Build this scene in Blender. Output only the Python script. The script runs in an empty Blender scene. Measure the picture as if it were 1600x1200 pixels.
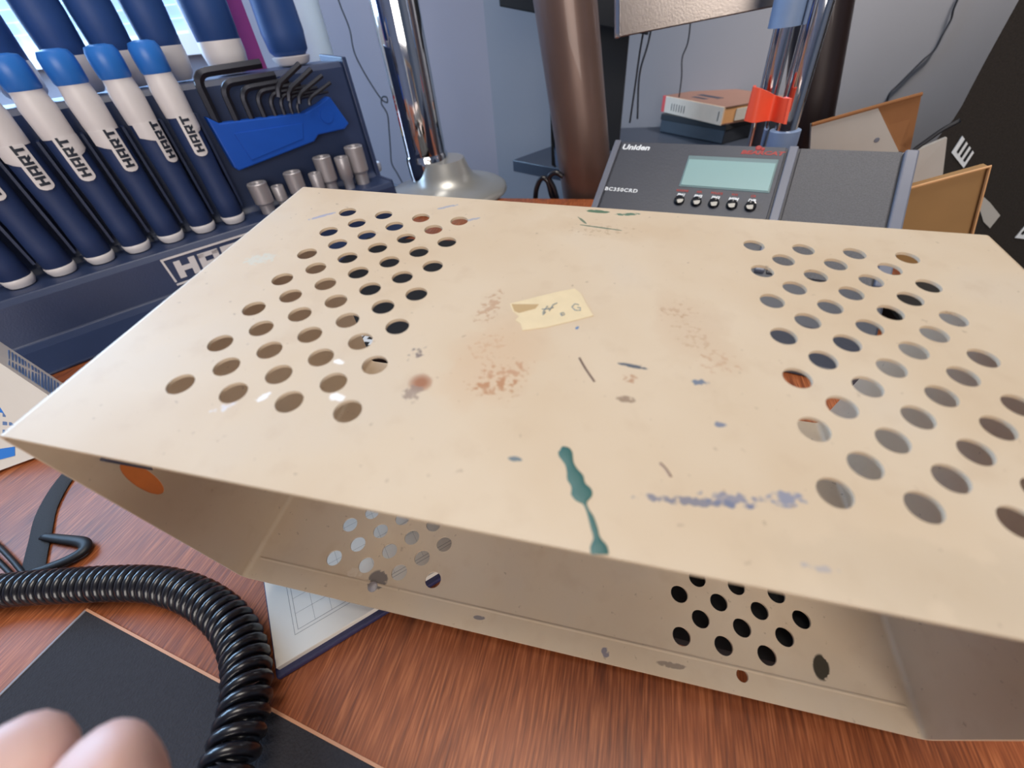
import bpy, bmesh, math, random
from mathutils import Vector, Matrix
from mathutils.geometry import delaunay_2d_cdt
PI = math.pi
random.seed(7)
sc = bpy.context.scene
COL = sc.collection

# ---------------------------------------------------------------- camera
# world: z up, desk top at z = 0, metres. Camera axes in world (rows: right, up, forward)
F = 639.3
CAM = Vector((0.0, 0.0, 0.2311))
MW = [[0.9662404781080891, 0.11476419471781898, -0.23066971642637002],
      [0.24680374696948137, -0.6692434134116599, 0.7008574491912989],
      [-0.07394084762345937, -0.7341269871186323, -0.6749743090198648]]
def ray(u, v):
    a, b, c = (u - 800) / F, (v - 600) / F, 1.0
    return Vector([r[0]*a + r[1]*b + r[2]*c for r in MW])
def on_z(u, v, z):
    d = ray(u, v); return CAM + d * ((z - CAM.z) / d.z)
def on_y(u, v, y):
    d = ray(u, v); return CAM + d * ((y - CAM.y) / d.y)
cam_d = bpy.data.cameras.new('camera'); cam = bpy.data.objects.new('camera', cam_d); COL.objects.link(cam)
cam_d.sensor_width = 36; cam_d.lens = F / 1600 * 36; cam_d.clip_start = 0.005; cam_d.clip_end = 50
cam.matrix_world = Matrix([[MW[0][0], -MW[0][1], -MW[0][2], CAM.x], [MW[1][0], -MW[1][1], -MW[1][2], CAM.y],
                           [MW[2][0], -MW[2][1], -MW[2][2], CAM.z], [0, 0, 0, 1]])
cam_d.dof.use_dof = True; cam_d.dof.focus_distance = 0.24; cam_d.dof.aperture_fstop = 9.5
sc.camera = cam

# ---------------------------------------------------------------- light
sc.view_settings.view_transform = 'Standard'; sc.view_settings.look = 'None'
sc.view_settings.gamma = 1.0; sc.view_settings.use_curve_mapping = False
sc.view_settings.exposure = 0.46
w = bpy.data.worlds.new('world'); sc.world = w; w.use_nodes = True
w.node_tree.nodes['Background'].inputs[0].default_value = (0.78, 0.80, 0.88, 1)
w.node_tree.nodes['Background'].inputs[1].default_value = 0.30
def area(name, loc, target, sx, sy, power, color):
    l = bpy.data.lights.new(name, 'AREA'); l.shape = 'RECTANGLE'; l.size = sx; l.size_y = sy
    l.energy = power; l.color = color
    o = bpy.data.objects.new(name, l); COL.objects.link(o); o.location = loc
    o.rotation_euler = (Vector(target) - Vector(loc)).to_track_quat('-Z', 'Y').to_euler()
    return o
area('window_light', (-1.9, 0.40, 0.70), (-0.3, 0.40, 0.05), 1.1, 1.0, 31, (0.42, 0.67, 1.0))
area('back_window_light', (-1.45, 0.93, 0.62), (-0.2, 0.1, 0.0), 1.1, 0.9, 12, (0.45, 0.70, 1.0))
area('ceiling_lamp_light', (0.0, 0.15, 1.72), (0.0, 0.25, 0), 0.8, 0.8, 12, (1.0, 0.92, 0.82))
area('wall_fill_light', (0.62, 0.93, 1.20), (0.60, 1.20, 0.0), 0.25, 0.25, 8, (1.0, 0.90, 0.80)).data.spread = 1.5  # added fill that brightens the right wall, no visible lamp
area('front_fill_light', (0.75, -1.6, 0.60), (-0.1, 0.2, 0.05), 1.5, 0.9, 20, (1.0, 0.92, 0.84))  # added soft fill from behind the camera, no visible source

# ---------------------------------------------------------------- materials
def nd(nt, t, **kw):
    n = nt.nodes.new(t)
    for k, v in kw.items(): setattr(n, k, v)
    return n
def L(nt, a, b): nt.links.new(a, b)
def mat(name, col, rough=0.5, metal=0.0, var=0.08, scale=60, bump=0.0, bscale=400, coat=0.0, spec=0.5):
    m = bpy.data.materials.new(name); m.use_nodes = True; nt = m.node_tree
    p = nt.nodes['Principled BSDF']
    tc = nd(nt, 'ShaderNodeTexCoord'); nz = nd(nt, 'ShaderNodeTexNoise'); nz.inputs['Scale'].default_value = scale
    nz.inputs['Detail'].default_value = 4
    L(nt, tc.outputs['Object'], nz.inputs['Vector'])
    mx = nd(nt, 'ShaderNodeMix', data_type='RGBA')
    c = Vector(col[:3])
    mx.inputs['A'].default_value = (*(c * (1 - var)), 1); mx.inputs['B'].default_value = (*[min(1, q * (1 + var)) for q in c], 1)
    L(nt, nz.outputs['Fac'], mx.inputs['Factor']); L(nt, mx.outputs['Result'], p.inputs['Base Color'])
    p.inputs['Roughness'].default_value = rough; p.inputs['Metallic'].default_value = metal
    p.inputs['Coat Weight'].default_value = coat; p.inputs['Specular IOR Level'].default_value = spec
    if bump:
        n2 = nd(nt, 'ShaderNodeTexNoise'); n2.inputs['Scale'].default_value = bscale; L(nt, tc.outputs['Object'], n2.inputs['Vector'])
        b = nd(nt, 'ShaderNodeBump'); b.inputs['Strength'].default_value = bump; b.inputs['Distance'].default_value = 0.001
        L(nt, n2.outputs['Fac'], b.inputs['Height']); L(nt, b.outputs['Normal'], p.inputs['Normal'])
    return m
def s2l(r, g, b):
    f = lambda x: (x/255/12.92) if x/255 <= 0.04045 else ((x/255 + .055)/1.055)**2.4
    return (f(r), f(g), f(b))
def math_n(nt, op, a, b=None, clamp=False):
    n = nd(nt, 'ShaderNodeMath', operation=op); n.use_clamp = clamp
    for i, x in enumerate((a, b)):
        if x is None: continue
        if isinstance(x, (int, float)): n.inputs[i].default_value = x
        else: L(nt, x, n.inputs[i])
    return n.outputs[0]
def ramp(nt, fac, stops):
    r = nd(nt, 'ShaderNodeValToRGB'); L(nt, fac, r.inputs[0]); e = r.color_ramp.elements
    while len(e) < len(stops): e.new(0.5)
    for k, (p, c) in enumerate(stops): e[k].position = p; e[k].color = (*c, 1)
    return r.outputs[0]

def wood_mat():
    m = bpy.data.materials.new('reddish_wood_laminate'); m.use_nodes = True; nt = m.node_tree; p = nt.nodes['Principled BSDF']
    tc = nd(nt, 'ShaderNodeTexCoord')
    mp = nd(nt, 'ShaderNodeMapping'); mp.inputs['Scale'].default_value = (1, 0.05, 1); mp.inputs['Rotation'].default_value = (0, 0, 0.0)
    L(nt, tc.outputs['Object'], mp.inputs[0])
    n1 = nd(nt, 'ShaderNodeTexNoise'); n1.inputs['Scale'].default_value = 900; n1.inputs['Detail'].default_value = 5; L(nt, mp.outputs[0], n1.inputs['Vector'])
    mp2 = nd(nt, 'ShaderNodeMapping'); mp2.inputs['Scale'].default_value = (1, 0.16, 1); L(nt, tc.outputs['Object'], mp2.inputs[0])
    n2 = nd(nt, 'ShaderNodeTexNoise'); n2.inputs['Scale'].default_value = 32; n2.inputs['Detail'].default_value = 4; n2.inputs['Distortion'].default_value = 0.6
    L(nt, mp2.outputs[0], n2.inputs['Vector'])
    mp3 = nd(nt, 'ShaderNodeMapping'); mp3.inputs['Scale'].default_value = (1, 0.35, 1); mp3.inputs['Location'].default_value = (3.1, 1.7, 0); L(nt, tc.outputs['Object'], mp3.inputs[0])
    n3 = nd(nt, 'ShaderNodeTexNoise'); n3.inputs['Scale'].default_value = 26; n3.inputs['Detail'].default_value = 2; L(nt, mp3.outputs[0], n3.inputs['Vector'])
    c1 = ramp(nt, n1.outputs['Fac'], [(0.32, s2l(80, 36, 18)), (0.50, s2l(152, 80, 42)), (0.68, s2l(208, 128, 80))])
    c2 = ramp(nt, n2.outputs['Fac'], [(0.30, s2l(118, 62, 36)), (0.55, s2l(168, 92, 50)), (0.75, s2l(182, 104, 66))])
    mx = nd(nt, 'ShaderNodeMix', data_type='RGBA'); mx.inputs['Factor'].default_value = 0.42; L(nt, c1, mx.inputs['A']); L(nt, c2, mx.inputs['B'])
    dk = ramp(nt, n3.outputs['Fac'], [(0.62, (0, 0, 0)), (0.72, (1, 1, 1))])
    m2 = nd(nt, 'ShaderNodeMix', data_type='RGBA'); L(nt, math_n(nt, 'MULTIPLY', dk, 0.6), m2.inputs['Factor']); L(nt, mx.outputs['Result'], m2.inputs['A']); m2.inputs['B'].default_value = (*s2l(70, 38, 28), 1)
    L(nt, m2.outputs['Result'], p.inputs['Base Color'])
    p.inputs['Roughness'].default_value = 0.42
    b = nd(nt, 'ShaderNodeBump'); b.inputs['Strength'].default_value = 0.25; b.inputs['Distance'].default_value = 0.0004
    L(nt, n1.outputs['Fac'], b.inputs['Height']); L(nt, b.outputs['Normal'], p.inputs['Normal'])
    return m

def sheet_mat(name, spots, lines=()):
    """beige enamel with worn patches at fixed places of the sheet (cover coordinates, metres)"""
    m = bpy.data.materials.new(name); m.use_nodes = True; nt = m.node_tree; p = nt.nodes['Principled BSDF']
    tc = nd(nt, 'ShaderNodeTexCoord'); sp = nd(nt, 'ShaderNodeSeparateXYZ'); L(nt, tc.outputs['Object'], sp.inputs[0])
    def noise(s, d=4, rz=0):
        n = nd(nt, 'ShaderNodeTexNoise'); n.inputs['Scale'].default_value = s; n.inputs['Detail'].default_value = d
        L(nt, tc.outputs['Object'], n.inputs['Vector']); return n.outputs['Fac']
    big = noise(14, 3); mid = noise(90, 4); fine = noise(420, 3); sharp = noise(480, 8)
    cur = ramp(nt, big, [(0.3, s2l(206, 182, 152)), (0.55, s2l(214, 194, 168)), (0.75, s2l(210, 194, 174))])
    def over(fac, col):
        nonlocal cur
        mx = nd(nt, 'ShaderNodeMix', data_type='RGBA'); L(nt, fac, mx.inputs['Factor']); L(nt, cur, mx.inputs['A']); mx.inputs['B'].default_value = (*col, 1)
        cur = mx.outputs['Result']
    over(math_n(nt, 'MULTIPLY', ramp(nt, mid, [(0.55, (0, 0, 0)), (0.75, (1, 1, 1))]), 0.22), s2l(186, 158, 128))
    over(math_n(nt, 'MULTIPLY', ramp(nt, noise(330, 2), [(0.70, (0, 0, 0)), (0.76, (1, 1, 1))]), 0.38), s2l(130, 104, 84))
    for (cx, cy, ang, rx, ry, col, thr, amt, which) in spots:
        dx = math_n(nt, 'SUBTRACT', sp.outputs[0], cx); dy = math_n(nt, 'SUBTRACT', sp.outputs[1], cy)
        ca, sa = math.cos(ang), math.sin(ang)
        u = math_n(nt, 'ADD', math_n(nt, 'MULTIPLY', dx, ca/rx), math_n(nt, 'MULTIPLY', dy, sa/rx))
        v = math_n(nt, 'ADD', math_n(nt, 'MULTIPLY', dx, -sa/ry), math_n(nt, 'MULTIPLY', dy, ca/ry))
        r2 = math_n(nt, 'ADD', math_n(nt, 'MULTIPLY', u, u), math_n(nt, 'MULTIPLY', v, v))
        g = math_n(nt, 'SUBTRACT', 1.0, r2, True); soft = 1.1 if which == 'm' else 3.0
        nz = {'m': mid, 'f': fine, 's': sharp}[which]
        k = math_n(nt, 'ADD', math_n(nt, 'MULTIPLY', g, 0.30), nz)
        fac = math_n(nt, 'MULTIPLY', math_n(nt, 'SUBTRACT', k, thr), 9.0, True)
        fac = math_n(nt, 'MULTIPLY', math_n(nt, 'MULTIPLY', fac, math_n(nt, 'MULTIPLY', g, soft, True)), amt)
        over(fac, col)
    L(nt, cur, p.inputs['Base Color'])
    p.inputs['Roughness'].default_value = 0.5; p.inputs['Specular IOR Level'].default_value = 0.45
    b = nd(nt, 'ShaderNodeBump'); b.inputs['Strength'].default_value = 0.12; b.inputs['Distance'].default_value = 0.0004
    L(nt, mid, b.inputs['Height']); L(nt, b.outputs['Normal'], p.inputs['Normal'])
    return m

M = {}
M['wood'] = wood_mat()
M['black_plastic'] = mat('black_plastic', s2l(34, 38, 46), 0.5, bump=0.15)
M['rack'] = mat('black_plastic_blue_haze', s2l(46, 60, 94), 0.42, bump=0.12, bscale=700)  # black plastic, blue lens glare mixed into its colour
M['grip'] = mat('black_grip_blue_haze', s2l(34, 54, 98), 0.6, bump=0.1)  # black rubber, blue haze mixed into its colour
M['grip2'] = mat('rear_grip_blue_haze', s2l(38, 74, 136), 0.55, bump=0.1)  # rear grips carry a stronger painted blue haze
M['blue'] = mat('bright_blue_plastic', s2l(48, 122, 214), 0.35)
M['royal'] = mat('royal_blue_plastic', s2l(20, 84, 190), 0.4)
M['white'] = mat('white_plastic', s2l(226, 222, 224), 0.42, var=0.03)
M['ink'] = mat('dark_ink', s2l(34, 42, 58), 0.6)
M['steel'] = mat('satin_steel', s2l(178, 174, 178), 0.38, metal=0.45, bump=0.2, bscale=900)
M['hexsteel'] = mat('black_oxide_steel', s2l(48, 50, 60), 0.35, metal=0.6)
M['chrome'] = mat('chrome', (0.80, 0.81, 0.84), 0.05, metal=1.0, var=0.02)
M['brushed'] = mat('brushed_nickel', (0.34, 0.30, 0.275), 0.30, metal=1.0, var=0.05, bump=0.1)
M['lampbase'] = mat('satin_silver_paint', s2l(186, 186, 182), 0.32, metal=0.55, var=0.03)
M['bronze'] = mat('brown_lacquered_tube', s2l(112, 90, 82), 0.38, metal=0.35, var=0.15, scale=18, coat=0.25)
M['darkbrown'] = mat('dark_brown_tube', s2l(44, 33, 33), 0.4, metal=0.3, var=0.2, scale=25, coat=0.2)
M['black'] = mat('matt_black', s2l(16, 16, 20), 0.7)
M['wall'] = mat('grey_wall_paint', s2l(130, 132, 140), 0.85, var=0.03, scale=8, bump=0.1, bscale=250)
M['wall2'] = mat('pale_grey_wall_paint', s2l(150, 148, 160), 0.85, var=0.03, scale=8, bump=0.1, bscale=250)
M['floor'] = mat('dark_carpet', s2l(70, 66, 66), 0.95, var=0.2, scale=200)
M['shelf'] = mat('black_laminate', s2l(44, 50, 62), 0.35)
M['cord'] = mat('black_cord', s2l(20, 22, 30), 0.5)
M['orange'] = mat('orange_plastic', s2l(250, 92, 62), 0.4, var=0.05)
M['sleeve'] = mat('grey_blue_rubber', s2l(122, 144, 178), 0.5)
M['scanner'] = mat('charcoal_plastic', s2l(58, 62, 74), 0.42, bump=0.12)
M['scanbezel'] = mat('grey_plastic_edge', s2l(106, 110, 124), 0.35)
M['lcd'] = mat('pale_teal_display', s2l(138, 172, 172), 0.25, var=0.03, scale=20, coat=0.5)
M['lcdshade'] = mat('display_frame_grey', s2l(104, 128, 132), 0.3)
M['red_ink'] = mat('red_print', s2l(158, 46, 44), 0.5)
M['white_ink'] = mat('white_print', s2l(228, 232, 236), 0.5, var=0.02)
M['glossblack'] = mat('gloss_black_plastic', s2l(14, 14, 18), 0.12, coat=0.8)
M['cardboard'] = mat('brown_cardboard', s2l(140, 94, 56), 0.85, var=0.12, scale=40)
M['board'] = mat('brown_board', s2l(150, 112, 66), 0.7, var=0.14, scale=30)
M['whitecard'] = mat('pale_card', s2l(178, 174, 168), 0.8, var=0.04)
M['book_top'] = mat('brown_book_cover', s2l(106, 78, 68), 0.55)
M['book_side'] = mat('cream_book_spine', s2l(206, 184, 162), 0.6)
M['book_red'] = mat('red_book_band', s2l(206, 70, 66), 0.6)
M['book_tan'] = mat('tan_book_end', s2l(196, 146, 98), 0.65)
M['speaker'] = mat('black_speckled_cloth', s2l(40, 34, 30), 0.9, var=0.55, scale=420, bump=0.5, bscale=600)
M['navy'] = mat('navy_leatherette', s2l(44, 46, 86), 0.5, bump=0.3)
M['paper'] = mat('white_paper', s2l(232, 226, 216), 0.8, var=0.01)
M['pline'] = mat('grey_print_line', s2l(150, 146, 142), 0.8)
M['coil'] = mat('glossy_black_rubber', s2l(22, 22, 30), 0.30, coat=0.35, var=0.05)
M['mat'] = mat('black_desk_mat', s2l(44, 43, 50), 0.85, var=0.35, scale=700, bump=0.5, bscale=900)
M['matedge'] = mat('tan_mat_edge', s2l(206, 150, 116), 0.5)
M['matedge2'] = mat('grey_mat_edge', s2l(140, 136, 142), 0.5)
M['ribbon'] = mat('black_ribbon', s2l(52, 56, 64), 0.75, bump=0.4, bscale=1500)
M['carton'] = mat('white_carton', s2l(212, 208, 204), 0.6, var=0.03)
M['bluetext'] = mat('blue_print', s2l(90, 120, 170), 0.6)
M['teal'] = mat('green_paint_drip', s2l(52, 100, 96), 0.45, var=0.08)
M['tape'] = mat('aged_cream_tape', s2l(226, 206, 168), 0.6, var=0.08, scale=200)
M['brass'] = mat('tan_residue', s2l(190, 160, 116), 0.7)
M['slate_ink'] = mat('slate_pen_ink', s2l(96, 122, 140), 0.6)
M['dark_tab'] = mat('blue_grey_metal_tab', s2l(96, 100, 122), 0.3, metal=0.6)
M['amber'] = mat('sunlit_wood_orange', s2l(236, 132, 60), 0.3, var=0.15, scale=120)  # colour of sunlit wood, for the slot inset
M['redlabel'] = mat('red_label', s2l(214, 52, 62), 0.5)
M['yellow'] = mat('yellow_label', s2l(214, 176, 90), 0.5)
M['cyanwhite'] = mat('white_plastic_blue_lit', s2l(214, 232, 246), 0.4, var=0.02)  # white plastic with the blue window light put into its colour
M['magenta'] = mat('magenta_card', s2l(156, 62, 130), 0.6)
M['skin'] = mat('skin', s2l(218, 178, 168), 0.5, var=0.06, scale=80)
M['skin'].node_tree.nodes['Principled BSDF'].inputs['Subsurface Weight'].default_value = 0.1
M['skin'].node_tree.nodes['Principled BSDF'].inputs['Subsurface Scale'].default_value = 0.004
M['nail'] = mat('finger_nail', s2l(226, 186, 172), 0.3)

# ---------------------------------------------------------------- helpers
def tag(o, label=None, cat=None, group=None, kind=None):
    if label: o['label'] = label
    if cat: o['category'] = cat
    if group: o['group'] = group
    if kind: o['kind'] = kind
    return o
def empty(name, mw=None, **kw):
    o = bpy.data.objects.new(name, None); COL.objects.link(o); o.empty_display_size = 0.02
    if mw is not None: o.matrix_world = mw if isinstance(mw, Matrix) else Matrix.Translation(mw)
    return tag(o, **kw)
def obj(name, me, m, parent=None, smooth=None, bevel=0, mw=None, **kw):
    if isinstance(me, bmesh.types.BMesh):
        b = me; me = bpy.data.meshes.new(name); bmesh.ops.recalc_face_normals(b, faces=b.faces); b.to_mesh(me); b.free()
    for q in (m if isinstance(m, (list, tuple)) else [m]): me.materials.append(M[q] if isinstance(q, str) else q)
    o = bpy.data.objects.new(name, me); COL.objects.link(o)
    if parent is not None: o.parent = parent
    if mw is not None: o.matrix_world = mw
    if smooth:
        for p in me.polygons: p.use_smooth = True
        if smooth != 'all': me.set_sharp_from_angle(angle=math.radians(smooth))
    if bevel:
        md = o.modifiers.new('bevel', 'BEVEL'); md.width = bevel; md.segments = 2; md.limit_method = 'ANGLE'; md.angle_limit = math.radians(40)
    return tag(o, **kw)
def box(x0, y0, z0, x1, y1, z1, bm=None):
    bm = bm or bmesh.new()
    v = [bm.verts.new((x, y, z)) for z in (z0, z1) for (x, y) in ((x0, y0), (x1, y0), (x1, y1), (x0, y1))]
    for f in ((3, 2, 1, 0), (4, 5, 6, 7), (0, 1, 5, 4), (1, 2, 6, 5), (2, 3, 7, 6), (3, 0, 4, 7)): bm.faces.new([v[i] for i in f])
    return bm
def prism(pts, off, bm=None):
    """closed polygon pts (3D), thickened by vector off"""
    bm = bm or bmesh.new(); off = Vector(off)
    a = [bm.verts.new(Vector(p)) for p in pts]; b = [bm.verts.new(Vector(p) + off) for p in pts]; n = len(a)
    bm.faces.new(a); bm.faces.new(b[::-1])
    for i in range(n): bm.faces.new((a[i], b[i], b[(i+1) % n], a[(i+1) % n]))
    return bm
def lathe(prof, seg=32, bm=None, axis=None, cap=True, org=(0, 0, 0)):
    """prof: (r, h) pairs along axis (default z)"""
    bm = bm or bmesh.new(); org = Vector(org)
    q = Vector((0, 0, 1)).rotation_difference(Vector(axis)) if axis is not None else None
    rings = []
    for r, h in prof:
        ring = []
        for i in range(seg):
            p = Vector((r*math.cos(2*PI*i/seg), r*math.sin(2*PI*i/seg), h))
            if q: p = q @ p
            ring.append(bm.verts.new(p + org))
        rings.append(ring)
    for a, b in zip(rings, rings[1:]):
        for i in range(seg): bm.faces.new((a[i], a[(i+1) % seg], b[(i+1) % seg], b[i]))
    if cap: bm.faces.new(rings[0][::-1]); bm.faces.new(rings[-1])
    return bm
def catmull(pts, n=8):
    P = [Vector(p) for p in pts]; P = [P[0]*2 - P[1]] + P + [P[-1]*2 - P[-2]]; out = []
    for i in range(1, len(P) - 2):
        for k in range(n):
            t = k/n; a, b, c, d = P[i-1:i+3]
            out.append(0.5*((2*b) + (c-a)*t + (2*a-5*b+4*c-d)*t*t + (3*b-a-3*c+d)*t**3))
    out.append(P[-2]); return out
def tube(pts, r, seg=8, bm=None, flat=1.0, up=None):
    """tube along points; r number or list"""
    bm = bm or bmesh.new(); pts = [Vector(p) for p in pts]; n = len(pts)
    t = (pts[1]-pts[0]).normalized(); ref = Vector(up) if up is not None else (Vector((0, 0, 1)) if abs(t.z) < 0.9 else Vector((1, 0, 0)))
    nrm = (ref - t*ref.dot(t)).normalized(); rings = []
    for i in range(n):
        t = (pts[min(i+1, n-1)] - pts[max(i-1, 0)]).normalized()
        nrm = (nrm - t*nrm.dot(t)).normalized(); bn = t.cross(nrm)
        rr = r[i] if isinstance(r, (list, tuple)) else r
        rings.append([bm.verts.new(pts[i] + nrm*math.cos(2*PI*k/seg)*rr*flat + bn*math.sin(2*PI*k/seg)*rr) for k in range(seg)])
    for a, b in zip(rings, rings[1:]):
        for k in range(seg): bm.faces.new((a[k], a[(k+1) % seg], b[(k+1) % seg], b[k]))
    bm.faces.new(rings[0][::-1]); bm.faces.new(rings[-1]); return bm
def sheet(poly, holes, th, to3):
    """flat polygon with holes, thickness th; to3(x, y, w) -> 3D, w in 0..th"""
    co = [Vector(p) for p in poly]; edges = [(i, (i+1) % len(poly)) for i in range(len(poly))]
    for h in holes:
        s = len(co); co += [Vector(p) for p in h]; edges += [(s+i, s+(i+1) % len(h)) for i in range(len(h))]
    v, e, f, *_ = delaunay_2d_cdt(co, edges, [], 1, 1e-7)
    def inside(p, pol):
        c = False; j = len(pol)-1
        for i in range(len(pol)):
            if (pol[i][1] > p[1]) != (pol[j][1] > p[1]) and p[0] < (pol[j][0]-pol[i][0])*(p[1]-pol[i][1])/(pol[j][1]-pol[i][1])+pol[i][0]: c = not c
            j = i
        return c
    bb = [(min(p[0] for p in h), max(p[0] for p in h), min(p[1] for p in h), max(p[1] for p in h), h) for h in holes]
    bm = bmesh.new(); a = [bm.verts.new(to3(p.x, p.y, 0)) for p in v]; b = [bm.verts.new(to3(p.x, p.y, th)) for p in v]
    cnt = {}
    for tri in f:
        c = sum((v[i] for i in tri), Vector((0, 0))) / len(tri)
        if not inside(c, poly): continue
        if any(x0 <= c.x <= x1 and y0 <= c.y <= y1 and inside(c, h) for x0, x1, y0, y1, h in bb): continue
        bm.faces.new([a[i] for i in tri]); bm.faces.new([b[i] for i in tri][::-1])
        for i, j in zip(tri, list(tri[1:]) + [tri[0]]): cnt[(i, j)] = 1
    for (i, j) in cnt:
        if (j, i) not in cnt: bm.faces.new((a[i], b[i], b[j], a[j]))
    for q in list(bm.verts):
        if not q.link_faces: bm.verts.remove(q)
    return bm
def circ(x, y, rx, ry=None, n=24): 
    ry = ry or rx
    return [(x + rx*math.cos(2*PI*i/n), y + ry*math.sin(2*PI*i/n)) for i in range(n)]
def text_mesh(s, size, extrude=0.0001, offset=0.0, shear=0.0, space=1.0, sx=1.0):
    c = bpy.data.curves.new('lettering', 'FONT'); c.body = s; c.size = size; c.extrude = extrude; c.offset = offset; c.shear = shear
    c.space_character = space; c.align_x = 'CENTER'; c.align_y = 'CENTER'; c.resolution_u = 3
    o = bpy.data.objects.new('lettering', c); COL.objects.link(o)
    dg = bpy.context.evaluated_depsgraph_get(); me = bpy.data.meshes.new_from_object(o.evaluated_get(dg))
    bpy.data.objects.remove(o); me.materials.clear()
    if sx != 1.0: me.transform(Matrix.Diagonal((sx, 1, 1, 1)))
    return me
def frame(o, x, y, z=None):
    """matrix from origin, x axis and (approximate) y axis"""
    x = Vector(x).normalized(); y = Vector(y); y = (y - x*y.dot(x)).normalized(); z = x.cross(y)
    return Matrix([[x.x, y.x, z.x, o[0]], [x.y, y.y, z.y, o[1]], [x.z, y.z, z.z, o[2]], [0, 0, 0, 1]])
def text(s, size, mw, m, parent=None, name='lettering', **kw):
    return_me = text_mesh(s, size, **kw); o = obj(name, return_me, m, parent)
    o.matrix_local = mw; return o
def copy_tree(o, parent=None):
    c = o.copy(); COL.objects.link(c)
    if parent is not None: c.parent = parent
    for ch in [k for k in bpy.data.objects if k.parent == o and k != c]: copy_tree(ch, c)
    return c

# ================================================================ setting
FLOOR = -0.74
CX, CY = -0.372, 1.20     # where the two wall planes meet
obj('floor', box(-3, -2.2, FLOOR-0.05, 3, 2.2, FLOOR), 'floor', kind='structure')
obj('wall_back', box(CX, CY, FLOOR, 3, CY+0.08, 1.9), 'wall', kind='structure')
bm = prism([(CX, CY, FLOOR), (-2.9, 0.86, FLOOR), (-2.9, 0.94, FLOOR), (CX, CY+0.08, FLOOR)], (0, 0, 1.9-FLOOR))
obj('wall_left', bm, 'wall2', kind='structure')

obj('wall_right', box(2.2, -2.2, FLOOR, 2.28, 2.2, 1.9), 'wall', kind='structure')
obj('wall_front', box(-3, -2.28, FLOOR, 3, -2.2, 1.9), 'wall2', kind='structure')
obj('ceiling', box(-3, -2.28, 1.9, 3, 2.2, 1.95), 'whitecard', kind='structure')
# ---- desk
dk = empty('desk', (0, 0, 0), label='reddish brown wood grain desk with everything standing on it', cat='desk')
obj('desktop', box(-1.25, -0.45, -0.028, 0.386, 0.68, 0), 'wood', dk, bevel=0.0012)
for x in (-1.2, 0.34):
    for y in (-0.4, 0.63): obj('leg', box(x-0.025, y-0.025, FLOOR, x+0.025, y+0.025, -0.028), 'black', dk)

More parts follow.
